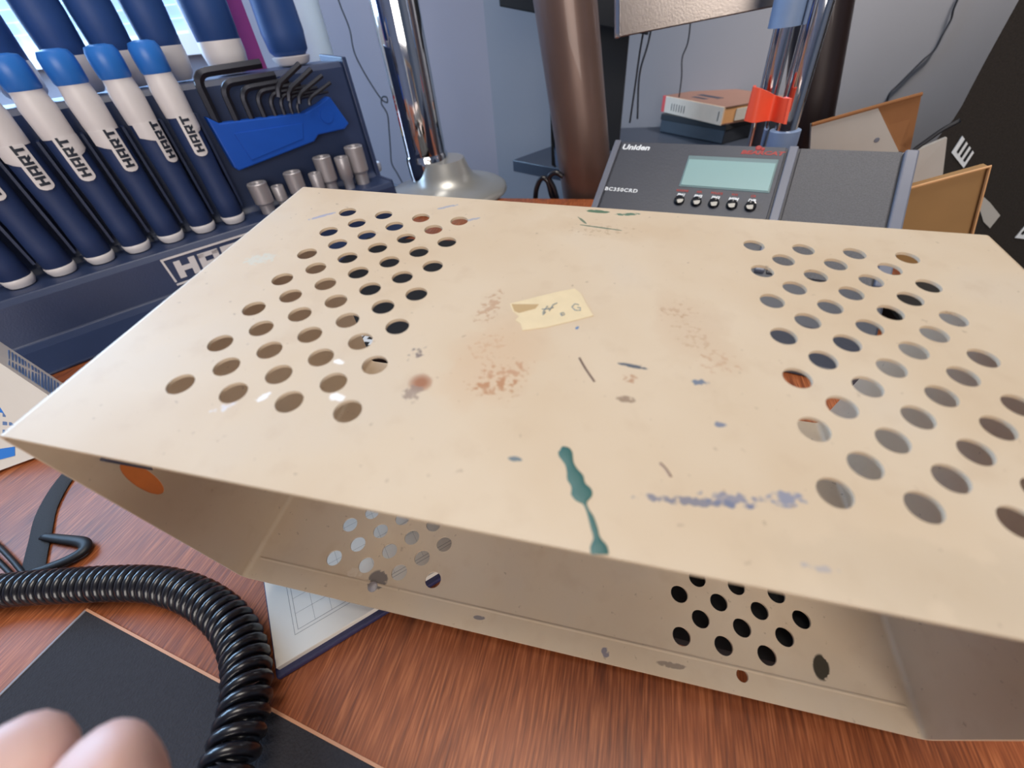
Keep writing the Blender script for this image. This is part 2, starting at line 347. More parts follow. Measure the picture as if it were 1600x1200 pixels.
# ================================================================ the perforated cover
CR = [[0.9966929374303918, -0.03482045809013824, 0.07342155116012378],
      [0.04185936336092819, 0.994440649065039, -0.09662085274897819],
      [-0.06964899263722106, 0.09937470093194789, 0.9926095338244176]]
CO = (-0.00675, 0.03989, 0.14696)
CM = Matrix([[*CR[0], CO[0]], [*CR[1], CO[1]], [*CR[2], CO[2]], [0, 0, 0, 1]])
W2, T, H, TH, RB = 0.1518, 0.1526, 0.1275, 0.0011, 0.0032
cover = empty('metal_cover', CM, label='beige perforated sheet metal radio cover lying tilted across the desk', cat='metal cover')
S = s2l
spots = [
 # rust smears
 (-0.0445, 0.0385, 0, 0.0042, 0.0040, S(150, 84, 44), 0.56, 0.85, 'm'),
 (-0.0455, 0.0345, 0, 0.0036, 0.0034, S(150, 130, 118), 0.60, 0.8, 's'),
 (-0.0225, 0.0450, 0.6, 0.0150, 0.0085, S(170, 104, 64), 0.73, 0.60, 's'),
 (-0.0235, 0.0405, 0.2, 0.0120, 0.0065, S(168, 108, 62), 0.73, 0.65, 's'),
 (-0.0290, 0.0560, 1.2, 0.0150, 0.0100, S(186, 132, 98), 0.78, 0.4, 's'),
 (-0.0330, 0.0760, 1.4, 0.0130, 0.0050, S(170, 120, 86), 0.70, 0.5, 's'),
 (0.0330, 0.0720, 1.9, 0.0180, 0.0090, S(176, 136, 104), 0.77, 0.45, 's'),
 (0.0280, 0.0840, 0.0, 0.0110, 0.0080, S(170, 126, 96), 0.77, 0.45, 's'),
 (0.0390, 0.0620, 0.0, 0.0100, 0.0080, S(186, 140, 108), 0.76, 0.45, 's'),
 (0.0010, 0.1330, 0.1, 0.0300, 0.0090, S(160, 130, 100), 0.80, 0.4, 's'),
 (-0.0260, 0.0520, 1.2, 0.0260, 0.0170, S(206, 168, 132), 0.50, 0.32, 'm'),
 (0.0330, 0.0760, 1.9, 0.0240, 0.0150, S(196, 164, 132), 0.52, 0.30, 'm'),
 (0.0000, 0.1350, 0.0, 0.0400, 0.0120, S(196, 166, 130), 0.54, 0.25, 'm'),
 (0.0900, 0.0080, 0.0, 0.0600, 0.0120, S(176, 158, 134), 0.54, 0.25, 'm'),
 # grey dust spots near the front left and long slate scuff
 (-0.0500, 0.0500, 0.9, 0.0070, 0.0035, S(104, 92, 96), 0.76, 0.8, 's'),
 (0.0290, 0.0160, 0.10, 0.0165, 0.0015, S(104, 110, 132), 0.62, 0.8, 's'),
 (0.0370, 0.0180, 0.10, 0.0095, 0.0024, S(112, 120, 146), 0.64, 0.75, 's'),
 (0.0490, 0.0205, 0.2, 0.0050, 0.0024, S(120, 130, 156), 0.58, 0.8, 's'),
 (0.0330, 0.0530, 0.0, 0.0032, 0.0018, S(100, 116, 138), 0.66, 0.9, 's'),
 (0.0370, 0.0390, 0.0, 0.0024, 0.0012, S(112, 122, 144), 0.66, 0.9, 's'),
 (0.0130, 0.0430, 0.0, 0.0030, 0.0014, S(120, 92, 74), 0.56, 0.7, 's'),
 (0.0145, 0.0560, -0.1, 0.0048, 0.0008, S(60, 78, 98), 0.48, 0.9, 's'),
 (0.0140, 0.0510, 0.0, 0.0026, 0.0022, S(170, 118, 84), 0.60, 0.7, 's'),
 (-0.0130, 0.0190, 0.0, 0.0020, 0.0008, S(90, 112, 124), 0.50, 0.9, 's'),
 # green scrapes along the back edge
 (-0.0020, 0.1490, 0.0, 0.0060, 0.0016, S(58, 104, 80), 0.50, 0.9, 's'),
 (0.0110, 0.1485, 0.2, 0.0060, 0.0015, S(66, 112, 92), 0.54, 0.9, 's'),
 (-0.0080, 0.1400, 2.2, 0.0040, 0.0007, S(66, 104, 86), 0.46, 0.8, 's'),
 (0.0000, 0.1350, -0.12, 0.0110, 0.0006, S(66, 104, 86), 0.46, 0.8, 's'),
 # slate scrapes near the left edge, pale chips
 (-0.1240, 0.1260, 0.75, 0.0080, 0.0012, S(140, 150, 186), 0.52, 0.7, 's'),
 (-0.1310, 0.0890, 0.5, 0.0080, 0.0050, S(196, 214, 212), 0.62, 0.35, 's'),
 (-0.0870, 0.0250, 0.8, 0.0034, 0.0014, S(246, 246, 250), 0.62, 0.9, 's'),
 (-0.0950, 0.0200, 0.5, 0.0060, 0.0020, S(226, 228, 240), 0.70, 0.6, 's'),
 (-0.0660, 0.0290, 0.0, 0.0026, 0.0018, S(252, 250, 250), 0.52, 0.9, 's'),
 (-0.0720, 0.0420, 0.0, 0.0022, 0.0012, S(252, 250, 250), 0.52, 0.9, 's'),
 (-0.0700, 0.1430, 0.6, 0.0060, 0.0012, S(146, 156, 180), 0.54, 0.7, 's'),
 (-0.0560, 0.1330, 0.6, 0.0050, 0.0012, S(146, 156, 180), 0.54, 0.7, 's'),
 (0.0520, 0.0060, 0.0, 0.0050, 0.0010, S(150, 152, 168), 0.66, 0.5, 's'),
 (-0.0030, 0.0700, 1.3, 0.0010, 0.0006, S(70, 120, 170), 0.44, 0.9, 's'),
]
M['sheet_top'] = sheet_mat('worn_beige_enamel', spots)
bspots = [(0.1180, 0.0170, 1.3, 0.0055, 0.0035, S(38, 34, 22), 0.44, 0.95, 'f'), (0.0560, 0.0050, 0.05, 0.0070, 0.0013, S(120, 104, 96), 0.50, 0.7, 's'),
          (0.0280, 0.0040, 0.2, 0.0020, 0.0022, S(110, 108, 128), 0.50, 0.8, 's'), (-0.0835, 0.0120, 0.3, 0.0055, 0.0050, S(104, 98, 100), 0.48, 0.85, 's'),
          (-0.0960, 0.0130, 0.3, 0.0060, 0.0030, S(222, 206, 186), 0.60, 0.7, 's'), (-0.030, 0.0060, 0.1, 0.0030, 0.0010, S(110, 108, 120), 0.50, 0.8, 's')]
M['sheet_bottom'] = sheet_mat('inner_beige_enamel', bspots)
M['sheet_side'] = sheet_mat('side_beige_enamel', [])
PX, PY, HR = 0.0089, 0.00885, 0.0039
def grid(x0, y0, rows, r=HR):
    hs = []
    for j in range(rows):
        odd = j % 2
        for i in range(3 if odd else 4): hs.append(circ(x0 + (2*i + odd)*PX, y0 + j*PY, r))
    return hs
holes = grid(-0.1142, 0.0250, 13) + grid(0.0599, 0.0242, 13)
poly = [(-W2+RB, 0), (W2-RB, 0), (W2-RB, T), (-W2+RB, T)]
obj('top_panel', sheet(poly, holes, TH, lambda x, y, w: (x, y, -w)), 'sheet_top', cover)
bh = grid(-0.1100, 0.0175, 13) + [h for k, h in enumerate(grid(0.0609, 0.0170, 13)) if k != 3] + [circ(0.0850, 0.0072, 0.0024), circ(-0.0845, 0.0085, 0.0016)]
# bottom grid rows: 4 - 3 - 4, as on the top
obj('bottom_panel', sheet(poly, bh, TH, lambda x, y, w: (x, y, -H+w)), 'sheet_bottom', cover)
for s in (-1, 1):
    if s < 0: hl = [circ(0.0105, -0.0440, 0.0030, 0.0110)]
    else: hl = []
    pl = [(0, -H+RB), (T, -H+RB), (T, -RB), (0, -RB)]
    bm = sheet(pl, hl, TH, lambda y, z, w: (s*(W2-w), y, z))
    # rounded bends, part of the side panel
    for zc, a0 in ((-RB, 0), (-H+RB, 0)):
        prof = []
        up = 1 if zc > -H/2 else -1
        outer = [(s*(W2-RB) + s*RB*math.cos(a), zc + up*RB*math.sin(a)) for a in [k*PI/2/6 for k in range(7)]]
        inner = [(s*(W2-RB) + s*(RB-TH)*math.cos(a), zc + up*(RB-TH)*math.sin(a)) for a in [k*PI/2/6 for k in range(7)]][::-1]
        pr = outer + inner; A = [bm.verts.new((x, 0, z)) for x, z in pr]; B = [bm.verts.new((x, T, z)) for x, z in pr]; n = len(pr)
        for i in range(n): bm.faces.new((A[i], A[(i+1) % n], B[(i+1) % n], B[i]))
        for i in range(6):
            bm.faces.new((A[i], A[i+1], A[n-2-i], A[n-1-i])); bm.faces.new((B[i], B[n-1-i], B[n-2-i], B[i+1]))
    obj('side_panel', bm, 'sheet_side', cover, smooth=35)
obj('fold_ridge', tube([(-0.1475, 0.0100, -H+TH), (0.1475, 0.0096, -H+TH)], 0.0007, 6, flat=0.3), 'sheet_side', cover)
# tab beside the slot in the left wall
bm = prism([(-W2+TH, 0.0078, -0.0265), (-W2+TH, 0.0096, -0.0255), (-W2+TH, 0.0152, -0.0405), (-W2+TH, 0.0138, -0.0430)], (0.0022, 0, 0))
obj('latch_tab', bm, 'dark_tab', cover, bevel=0.0002, label='blue grey metal tab beside the slot')
obj('lens', prism([(-W2+0.0002, y, z) for y, z in circ(0.0105, -0.0440, 0.0030, 0.0110)], (0.0008, 0, 0)), 'amber', cover, label='orange inset standing for sunlit wood seen through the side slot')  # painted stand-in for sunlit wood behind the slot
# bright screw through the front lip of the bottom panel
sb = lathe([(0.0024, -H+0.0011), (0.0024, -H+0.0016), (0.0016, -H+0.0020)], 20, org=(-0.0845, 0.0085, 0))
obj('screw', sb, 'steel', cover, smooth=40, label='worn steel screw head')
# green paint drip: raised blobs in a run
def drip(path):
    bm = bmesh.new(); rings = []
    P = catmull([(x, y, r*1.25) for x, y, r in path], 6)
    for i, p in enumerate(P):
        a = P[max(i-1, 0)]; b = P[min(i+1, len(P)-1)]; t = Vector((b.x-a.x, b.y-a.y)).normalized(); n = Vector((-t.y, t.x)); r = max(p.z, 0.00012)
        rings.append([bm.verts.new((p.x + n.x*r*c, p.y + n.y*r*c, 0.00004 + 0.00018*min(1, r/0.0015)*math.sqrt(max(0, 1-c*c)))) for c in (-1, -0.7, -0.3, 0.3, 0.7, 1)])
    for a, b in zip(rings, rings[1:]):
        for k in range(5): bm.faces.new((a[k], a[k+1], b[k+1], b[k]))
    return bm
obj('paint_drip', drip([(-0.0020, 0.0247, 0.0002), (-0.0014, 0.0238, 0.0012), (-0.0009, 0.0225, 0.0014), (0.0002, 0.0203, 0.0009), (0.0011, 0.0185, 0.0011), (0.0020, 0.0168, 0.0016),
     (0.0029, 0.0150, 0.0014), (0.0038, 0.0133, 0.0020), (0.0043, 0.0118, 0.0015), (0.0048, 0.0107, 0.0004), (0.0056, 0.0092, 0.0003), (0.0064, 0.0078, 0.0005),
     (0.0073, 0.0055, 0.0006), (0.0080, 0.0035, 0.0006), (0.0085, 0.0018, 0.0014), (0.0088, 0.0006, 0.0015), (0.0089, 0.0001, 0.0014)]), 'teal', cover, smooth='all', label='dark green paint drip running to the front edge')
# torn tape label with faded pen marks
tp = [(-0.0268, 0.0782), (-0.0180, 0.0838), (-0.0110, 0.0880), (-0.0060, 0.0905), (-0.0035, 0.0880), (-0.0012, 0.0825), (0.0016, 0.0768), (-0.0050, 0.0728), (-0.0130, 0.0682), (-0.0200, 0.0655), (-0.0212, 0.0685), (-0.0232, 0.0700), (-0.0225, 0.0722), (-0.0250, 0.0745)]
tl = obj('tape_label', prism([(x, y, 0.00004) for x, y in tp], (0, 0, 0.00012)), 'tape', cover, label='torn cream tape label with faded pen marks')
obj('residue', prism([(-0.0262, 0.0780, 0.00017), (-0.0170, 0.0795, 0.00017), (-0.0178, 0.0770, 0.00017), (-0.0228, 0.0738, 0.00017), (-0.0245, 0.0745, 0.00017)], (0, 0, 0.00003)), 'brass', tl)
def scrib(p): return [(x, y, 0.0002) for x, y in p]
bm = tube(scrib([(-0.0150, 0.0752), (-0.0140, 0.0790), (-0.0130, 0.0765), (-0.0122, 0.0800), (-0.0110, 0.0812)]), 0.00016, 5)
tube(scrib([(-0.0156, 0.0770), (-0.0136, 0.0775), (-0.0118, 0.0786)]), 0.00016, 5, bm)
tube(scrib([(-0.0148, 0.0742), (-0.0142, 0.0758)]), 0.0002, 5, bm)
tube(scrib([(-0.0088, 0.0748), (-0.0078, 0.0756), (-0.0082, 0.0766), (-0.0092, 0.0758), (-0.0086, 0.0750)]), 0.00016, 5, bm)
tube(scrib([(-0.0036, 0.0815), (-0.0050, 0.0818), (-0.0058, 0.0800), (-0.0046, 0.0784), (-0.0028, 0.0786), (-0.0030, 0.0800), (-0.0040, 0.0800)]), 0.00016, 5, bm)
obj('pen_mark', bm, 'slate_ink', tl)
# fine scratches
def scratch(name, pts, r, m, **kw): return obj(name, tube([(x, y, 0.00001) for x, y in pts], r, 5, flat=0.3), m, cover, **kw)
scratch('scratch', catmull([(-0.0010, 0.0566), (0.0012, 0.0525), (0.0042, 0.0478)], 3), 0.00035, M['bronze'], label='dark brown scratch')
scratch('scratch', catmull([(0.0215, 0.0245), (0.0228, 0.0232), (0.0240, 0.0212)], 3), 0.00035, M['bronze'], label='short brown scratch near the front')

# hidden supports, and black fillers added to darken the holes
obj('filler', prism([(0.038, 0.074, 0), (0.038, 0.19, 0), (0.038, 0.19, 0.0195), (0.038, 0.074, 0.0075)], (0.092, 0, 0)), 'black', label='added flat black filler wedge under the right side of the beige cover', cat='filler')  # added wedge: blackens the view through the bottom holes, props the right rear
obj('hole_filler', box(0.225, 0.330, 0.0, 0.375, 0.430, 0.020), 'black', bevel=0.003, label='flat black filler lying between the cover and the brown board', cat='hole filler')  # added slab that keeps the view through the right holes dark
obj('charger_block', box(-0.165, 0.135, 0.0, -0.115, 0.180, 0.038), 'black', bevel=0.002, label='small black charger block under the left rear of the beige cover', cat='charger')

tc_ = empty('tool_case', Vector((-0.215, 0.32, 0)), label='flat black case with white block letters just behind the cover', cat='case')
obj('lid', box(-0.115, -0.085, 0.012, 0.105, 0.140, 0.024), 'black', tc_, bevel=0.002); obj('base', box(-0.115, -0.085, 0.0, 0.105, 0.140, 0.012), 'black_plastic', tc_, bevel=0.002)
# ================================================================ notebook
NU = Vector((0.70, 0.714, 0)).normalized(); NV = Vector((-NU.y, NU.x, 0))
nb0 = on_z(437, 1064, 0.0); nb0.z = 0
nbk = empty('notebook', frame(nb0, NU, NV), label='navy notebook open at a white grid page under the cover', cat='notebook')
obj('back_cover', box(0, 0, 0, 0.150, 0.142, 0.0040), 'navy', nbk, bevel=0.001)
obj('page_block', box(0.0020, 0.0028, 0.0040, 0.147, 0.140, 0.0075), 'paper', nbk, bevel=0.0003)
bm = bmesh.new(); z = 0.00752
def ln(x0, y0, x1, y1, wd=0.00022): box(min(x0, x1)-wd/2, min(y0, y1)-wd/2, z, max(x0, x1)+wd/2, max(y0, y1)+wd/2, z+0.00004, bm)
for a, b in ((0.0125, 0.0130), (0.0143, 0.0148)):
    ln(a, b, 0.138, b); ln(a, b, a, 0.131); ln(a, 0.131, 0.138, 0.131)
for k in range(1, 16): ln(0.0143+k*0.0086, 0.0148, 0.0143+k*0.0086, 0.130, 0.00012)
for k in range(1, 14): ln(0.0143, 0.0148+k*0.0086, 0.138, 0.0148+k*0.0086, 0.00012)
obj('printed_grid', bm, 'pline', nbk)

# ================================================================ desk mat
ma = on_z(135, 955, 0.002); mb = on_z(560, 1185, 0.002); ma.z = mb.z = 0
mx_ = (mb-ma).normalized(); my_ = Vector((mx_.y, -mx_.x, 0))
dm = empty('desk_mat', frame(ma, mx_, -my_), label='black desk mat with thin light edges at the lower left', cat='desk mat')
obj('pad', box(0, -0.26, 0, 0.62, 0, 0.0022), 'mat', dm)
obj('edge_trim', box(-0.0004, 0, 0, 0.62, 0.0012, 0.0028), 'matedge', dm, label='tan edge strip')
obj('edge_trim', box(-0.0012, -0.26, 0, 0, 0.0004, 0.0026), 'matedge2', dm, label='grey edge strip')

# ================================================================ coiled cord
cpx = [(-90, 945), (-30, 928), (30, 920), (100, 915), (190, 911), (255, 915), (312, 935), (358, 972), (381, 1020), (386, 1072), (378, 1125), (362, 1180), (340, 1240), (320, 1290)]
cz = [0.0102]*5 + [0.0105, 0.011, 0.012, 0.013, 0.015, 0.017, 0.019, 0.021, 0.023]
ctr = catmull([on_z(u, v, z) for (u, v), z in zip(cpx, cz)], 24)
lens = [0]
for a, b in zip(ctr, ctr[1:]): lens.append(lens[-1] + (b-a).length)
pts = []; ang = 0; s = 0; tot = lens[-1]; k = 0
nrm = Vector((0, 0, 1))
while s < tot - 1e-4:
    while k < len(lens)-2 and lens[k+1] < s: k += 1
    f = (s-lens[k])/(lens[k+1]-lens[k]); c = ctr[k].lerp(ctr[k+1], f); t = (ctr[k+1]-ctr[k]).normalized()
    nrm = (nrm - t*nrm.dot(t)).normalized(); bn = t.cross(nrm)
    fr = s/tot; R_ = 0.0072 + 0.0012*fr; pitch = 0.0046 + 0.0022*max(0, fr-0.5)/0.5
    pts.append(c + (nrm*math.cos(ang) + bn*math.sin(ang))*R_)
    ang += 2*PI/18; s += pitch/18
cc = obj('coiled_cord', tube(pts, [0.0021 + 0.0006*max(0, i/len(pts)-0.5)/0.5 for i in range(len(pts))], 8), 'coil', smooth='all', label='thick black coiled microphone cord curving across the desk', cat='cord')

# ---- black ribbon and thin cables at the left
rp = catmull([on_z(u, v, 0.0012) for u, v in ((118, 728), (92, 762), (72, 800), (63, 838), (56, 868), (50, 900))], 6)
obj('strap', tube(rp, [0.0062]*len(rp), 12, flat=0.14), 'ribbon', smooth=50, label='flat black strap lying from under the cover to the coiled cord', cat='strap')
rp = catmull([on_z(u, v, 0.0032) for u, v in ((66, 838), (95, 842), (128, 847), (132, 858), (112, 872), (80, 885), (48, 894))], 6)
obj('thin_cable', tube(rp, [0.0024 + 0.0012*math.sin(PI*i/(len(rp)-1)) for i in range(len(rp))], 8, flat=0.6), 'cord', smooth='all', label='black cable folded into a pointed loop beside the strap', cat='cable')
for dv, g in ((0, 'upper of two black cables entering from the left edge'), (24, 'lower of two black cables entering from the left edge')):
    rp = catmull([on_z(u, v+dv, 0.0022) for u, v in ((-60, 800), (-10, 846), (16, 872), (38, 898))], 6)
    obj('thin_cable', tube(rp, 0.0014, 8), 'cord', smooth='all', label=g, cat='cable')

# ---- carton at the left edge
A = on_y(-60, 527, 0.135); B = on_y(112, 642, 0.135); B = on_z(112, 642, 0.020); Cc = on_z(112, 694, 0.002); D = on_z(-60, 757, 0.002)
ct = empty('carton', (A+B+Cc+D)/4, label='white carton with blue print and a barcode at the left edge', cat='carton'); ci = ct.matrix_world.inverted()
off = Vector((0.008, 0.050, 0.004))
bt, bt2 = on_z(-60, 510, 0.060), None
fr_ = [A, B, Cc, D]; n_ = (B-A).cross(D-A).normalized()
if n_.y > 0: n_ = -n_
bm = bmesh.new(); a = [bm.verts.new(ci @ p) for p in fr_]; A2, B2 = on_z(-60, 494, A.z), on_z(112, 608, B.z); b = [bm.verts.new(ci @ p) for p in (A2, B2, Vector((B2.x, B2.y, 0.002)), Vector((A2.x, A2.y, 0.002)))]
bm.faces.new(a); bm.faces.new(b[::-1])
for i in range(4): bm.faces.new((a[i], b[i], b[(i+1) % 4], a[(i+1) % 4]))
obj('body', bm, 'carton', ct)
def q4(s, t): return (A*(1-s)+B*s)*(1-t) + (D*(1-s)+Cc*s)*t
def strip(s0, t0, s1, t1, bm, up=0.0004):
    P = [q4(s0, t0), q4(s1, t0), q4(s1, t1), q4(s0, t1)]; prism([ci @ (p + n_*0.0002) for p in P], n_*up, bm)
bm = bmesh.new()
for i, t in enumerate((0.22, 0.30, 0.38, 0.46, 0.54, 0.62)):
    s = 0.36
    while s < 0.92:
        e = s + random.uniform(0.02, 0.06); strip(s, t, e, t+0.035, bm); s = e + 0.015
obj('small_print', bm, 'bluetext', ct)
bm = bmesh.new(); strip(0.30, 0.14, 0.38, 0.46, bm); strip(0.22, 0.80, 0.47, 0.90, bm); obj('blue_band', bm, 'blue', ct, kind='stuff')
bm = bmesh.new(); tn = (B-A).cross(A2-A).normalized(); tn = tn if tn.z > 0 else -tn
for k in range(16):
    s = 0.40 + k*0.030; wdt = random.choice((0.010, 0.014, 0.018))
    P = [A.lerp(B, s_).lerp(A2.lerp(B2, s_), q_) for s_, q_ in ((s, 0.12), (s+wdt, 0.12), (s+wdt, 0.8), (s, 0.8))]
    prism([ci @ (p + tn*0.0006) for p in P], tn*0.0004, bm)
obj('barcode', bm, 'bluetext', ct)

# ================================================================ block lettering
def block_hart():
    """HART in square block capitals; width 4.0 (plus gaps), height 1, flat quads"""
    q = []
    def r(x0, y0, x1, y1): q.append([(x0, y0), (x1, y0), (x1, y1), (x0, y1)])
    w_, st_ = 0.98, 0.30
    r(0, 0, st_, 1); r(w_-st_, 0, w_, 1); r(st_, 0.38, w_-st_, 0.66)                                              # H
    o = w_+0.14; r(o, 0, o+st_, 0.98); r(o+w_-st_, 0, o+w_, 0.98); r(o, 0.76, o+w_, 1.0); r(o+st_, 0.26, o+w_-st_, 0.48)   # A
    o += w_+0.14; r(o, 0, o+st_, 1); r(o+st_, 0.76, o+w_, 1.0); r(o+st_, 0.30, o+w_, 0.52); r(o+w_-0.26, 0.52, o+w_, 0.76)
    q.append([(o+0.40, 0.30), (o+0.66, 0), (o+w_+0.04, 0), (o+0.74, 0.30)])                                        # R
    o += w_+0.10; r(o, 0.74, o+w_, 1.0); r(o+0.34, 0, o+0.34+st_, 0.74)                                            # T
    tot = o+w_
    return [[(x-tot/2, y-0.5) for x, y in p] for p in q], tot
def letters(size_x, size_y, fn, th):
    """fn(x, y, t) -> 3D; narrow cells so that the letters can follow a curved grip"""
    q, tot = block_hart(); bm = bmesh.new(); kx = size_x/tot
    for p in q:
        n = 4
        for k in range(n):
            lerp = lambda a, b, f: (a[0]+(b[0]-a[0])*f, a[1]+(b[1]-a[1])*f)
            c = [lerp(p[0], p[3], k/n), lerp(p[1], p[2], k/n), lerp(p[1], p[2], (k+1)/n), lerp(p[0], p[3], (k+1)/n)]
            v0 = [bm.verts.new(fn(x*kx, y*size_y, 0)) for x, y in c]; v1 = [bm.verts.new(fn(x*kx, y*size_y, th)) for x, y in c]
            bm.faces.new(v0); bm.faces.new(v1[::-1])
            for i in range(4): bm.faces.new((v0[i], v1[i], v1[(i+1) % 4], v0[(i+1) % 4]))
    return bm
obj('lettering', letters(0.060, 0.016, lambda x, y, t: (0.012+x, -0.070+y, 0.024+t), 0.0006), 'white_ink', tc_)
# ================================================================ tool rack
RO = Vector((-0.604, 0.243, 0.0)); RD = Vector((0.5537, 0.8327, 0)).normalized(); RN = Vector((-RD.y, RD.x, 0))
RM = frame(RO, RD, RN)          # local: x along the row, y back, z up
rack = empty('tool_rack', RM, label='black plastic tool rack tinted by blue glare, holding screwdrivers, sockets and hex keys', cat='tool rack')
prof = [(-0.100, 0), (-0.100, 0.003), (-0.045, 0.006), (-0.034, 0.010), (-0.032, 0.050), (-0.028, 0.056), (0.016, 0.056), (0.022, 0.062), (0.030, 0.190), (0.034, 0.196), (0.095, 0.196), (0.100, 0.190), (0.100, 0)]
bm = prism([(-0.36, y, z) for y, z in prof], (0.36+0.424, 0, 0)); obj('tray', bm, 'rack', rack, bevel=0.002)
bm = bmesh.new()
for i in range(-2, 7): box(i*0.035+0.0170, 0.006, 0.070, i*0.035+0.0195, 0.024, 0.170, bm)
obj('divider', bm, 'rack', rack, kind='stuff')
bm = prism([(0.4240, -0.02, 0.056), (0.4240, 0.016, 0.056), (0.4240, 0.026, 0.200), (0.4240, 0.100, 0.203), (0.4240, 0.100, 0.0), (0.4240, -0.03, 0.0)], (0.006, 0, 0))
obj('end_plate', bm, 'rack', rack, bevel=0.001)
# logo plate on the lip
lz0, lz1, lx0, lx1, ly = 0.0175, 0.0495, 0.117, 0.232, -0.0345
bm = bmesh.new(); bw = 0.0022
def lipy(z): return -0.034 + 0.002*(z-0.010)/0.040
for (x0, z0, x1, z1) in ((lx0, lz0, lx1, lz0+bw), (lx0, lz1-bw, lx1, lz1), (lx0, lz0, lx0+bw, lz1), (lx1-bw, lz0, lx1, lz1)): box(x0, lipy((z0+z1)/2)-0.0006, z0, x1, lipy((z0+z1)/2)+0.0008, z1, bm)
obj('logo_frame', bm, 'white', rack)
obj('lettering', letters(0.098, 0.0195, lambda x, y, t: ((lx0+lx1)/2 + x + y*0.12, lipy(0.0335)+0.0006-t, (lz0+lz1)/2 + y), 0.0014), 'white', rack)

# ---- screwdrivers
def make_driver(sd=1):
    t = empty('screwdriver', RM, label='', cat='screwdriver', group='screwdrivers standing in a row in the tool rack')
    obj('grip', lathe([(0.0095, 0.0615), (0.0128, 0.066), (0.0128, 0.085), (0.0118, 0.110), (0.0128, 0.140), (0.0128, 0.172)], 20), 'grip', t, smooth=50)
    obj('ring', lathe([(0.0070, 0.0563), (0.0108, 0.0568), (0.0128, 0.0605), (0.0134, 0.0650), (0.0130, 0.0655)], 20), 'white', t, smooth=50, label='white ring at the foot of the grip')
    obj('collar', lathe([(0.0133, 0.171), (0.0136, 0.176), (0.0142, 0.196), (0.0130, 0.203), (0.0124, 0.2095)], 24), 'white', t, smooth=50, label='white collar')
    # tongue: a curved white plate on the face towards -y
    bm = bmesh.new()
    def arc(a, z, r): return (r*math.sin(a), -r*math.cos(a), z)
    def patch(a0, a1, zs):
        g = [[[bm.verts.new(arc(a0(z)+(a1(z)-a0(z))*k/6, z, r)) for k in range(7)] for z in zs] for r in (0.0126, 0.0137)]
        for q in range(len(zs)-1):
            for k in range(6):
                bm.faces.new((g[1][q][k], g[1][q][k+1], g[1][q+1][k+1], g[1][q+1][k])); bm.faces.new((g[0][q][k], g[0][q+1][k], g[0][q+1][k+1], g[0][q][k+1]))
            bm.faces.new((g[0][q][0], g[1][q][0], g[1][q+1][0], g[0][q+1][0])); bm.faces.new((g[0][q][6], g[0][q+1][6], g[1][q+1][6], g[1][q][6]))
        for q in (0, len(zs)-1):
            for k in range(6): bm.faces.new((g[0][q][k], g[0][q][k+1], g[1][q][k+1], g[1][q][k]))
    wid = lambda z: 0.50 if z > 0.138 else 0.50*math.sqrt(max(0.05, 1-((0.138-z)/0.0046)**2))
    st = lambda z: max(0.0, min(1.0, (z-0.1555)/0.004))*1.0
    c0 = 0.15
    if sd > 0: patch(lambda z: c0 - wid(z) - st(z), lambda z: c0 + wid(z), [0.1336, 0.1345, 0.136, 0.138, 0.150, 0.1555, 0.157, 0.1595, 0.172])
    else: patch(lambda z: c0 - wid(z), lambda z: c0 + wid(z) + st(z), [0.1336, 0.1345, 0.136, 0.138, 0.150, 0.1555, 0.157, 0.1595, 0.172])
    obj('tongue', bm, 'white', t, smooth=45, label='white name tongue')
    def wrap(x, y, h):      # reads upwards along the grip
        a = c0 - y/0.0137; return ((0.01375+h)*math.sin(a), -(0.01375+h)*math.cos(a), 0.1550 + x)
    obj('lettering', letters(0.0345, 0.0082, wrap, 0.0002), 'ink', t)
    obj('end_cap', lathe([(0.0124, 0.2085), (0.0136, 0.2105), (0.0142, 0.222), (0.0138, 0.229), (0.0118, 0.2335), (0.006, 0.2350)], 24), 'blue', t, smooth=50, label='bright blue end cap')
    return t
d0 = make_driver(1); d1 = make_driver(-1)
names = ['leftmost screwdriver of the row, only its dark grip and white foot in view', 'second screwdriver from the left of the row, its head cut off by the picture edge',
 'blue capped screwdriver, third from the left in the row', 'blue capped screwdriver, middle one of the seven in the row',
 'blue capped screwdriver, third from the hex keys', 'blue capped screwdriver turned slightly, next but one to the hex keys',
 'blue capped screwdriver standing nearest the hex keys']
turn = [0.10, -0.05, 0.05, -0.10, 0.10, 0.45, -0.10]
for i in range(7):
    src = d1 if i in (1, 3, 6) else d0
    o = src if i in (0, 1) else copy_tree(src)
    o.matrix_world = RM @ Matrix.Translation((i*0.0353, 0, 0)) @ Matrix.Rotation(turn[i], 4, 'Z')
    o['label'] = names[i]
# ---- second row: wide black handled tools
def make_tool():
    t = empty('pliers', RM, label='', cat='hand tool', group='black handled tools in the rear row of the rack')
    obj('grip', lathe([(0.0150, 0.222), (0.0185, 0.228), (0.0198, 0.260), (0.0190, 0.300), (0.0200, 0.345), (0.0195, 0.385), (0.012, 0.395)], 20), 'grip2', t, smooth=50)
    obj('ring', lathe([(0.0120, 0.1975), (0.0172, 0.2040), (0.0190, 0.2170), (0.0188, 0.2285), (0.0160, 0.229)], 20), 'white', t, smooth=50, label='white ring at the foot of the handle')
    return t
t0 = make_tool(); t0.name = 'hand_tool'
sl = [(0.060, 'wide black handle at the far left of the rear rack row'), (0.103, 'wide black handle behind the leftmost blue cap'), (0.152, 'wide black handle behind the gap of the first two blue caps'),
      (0.193, 'wide black handle behind the middle blue caps'), (0.238, 'wide black handle behind the rightmost blue cap'), (0.296, 'wide black handle with a broad white ring above the hex keys')]
t0['category'] = 'hand tool'
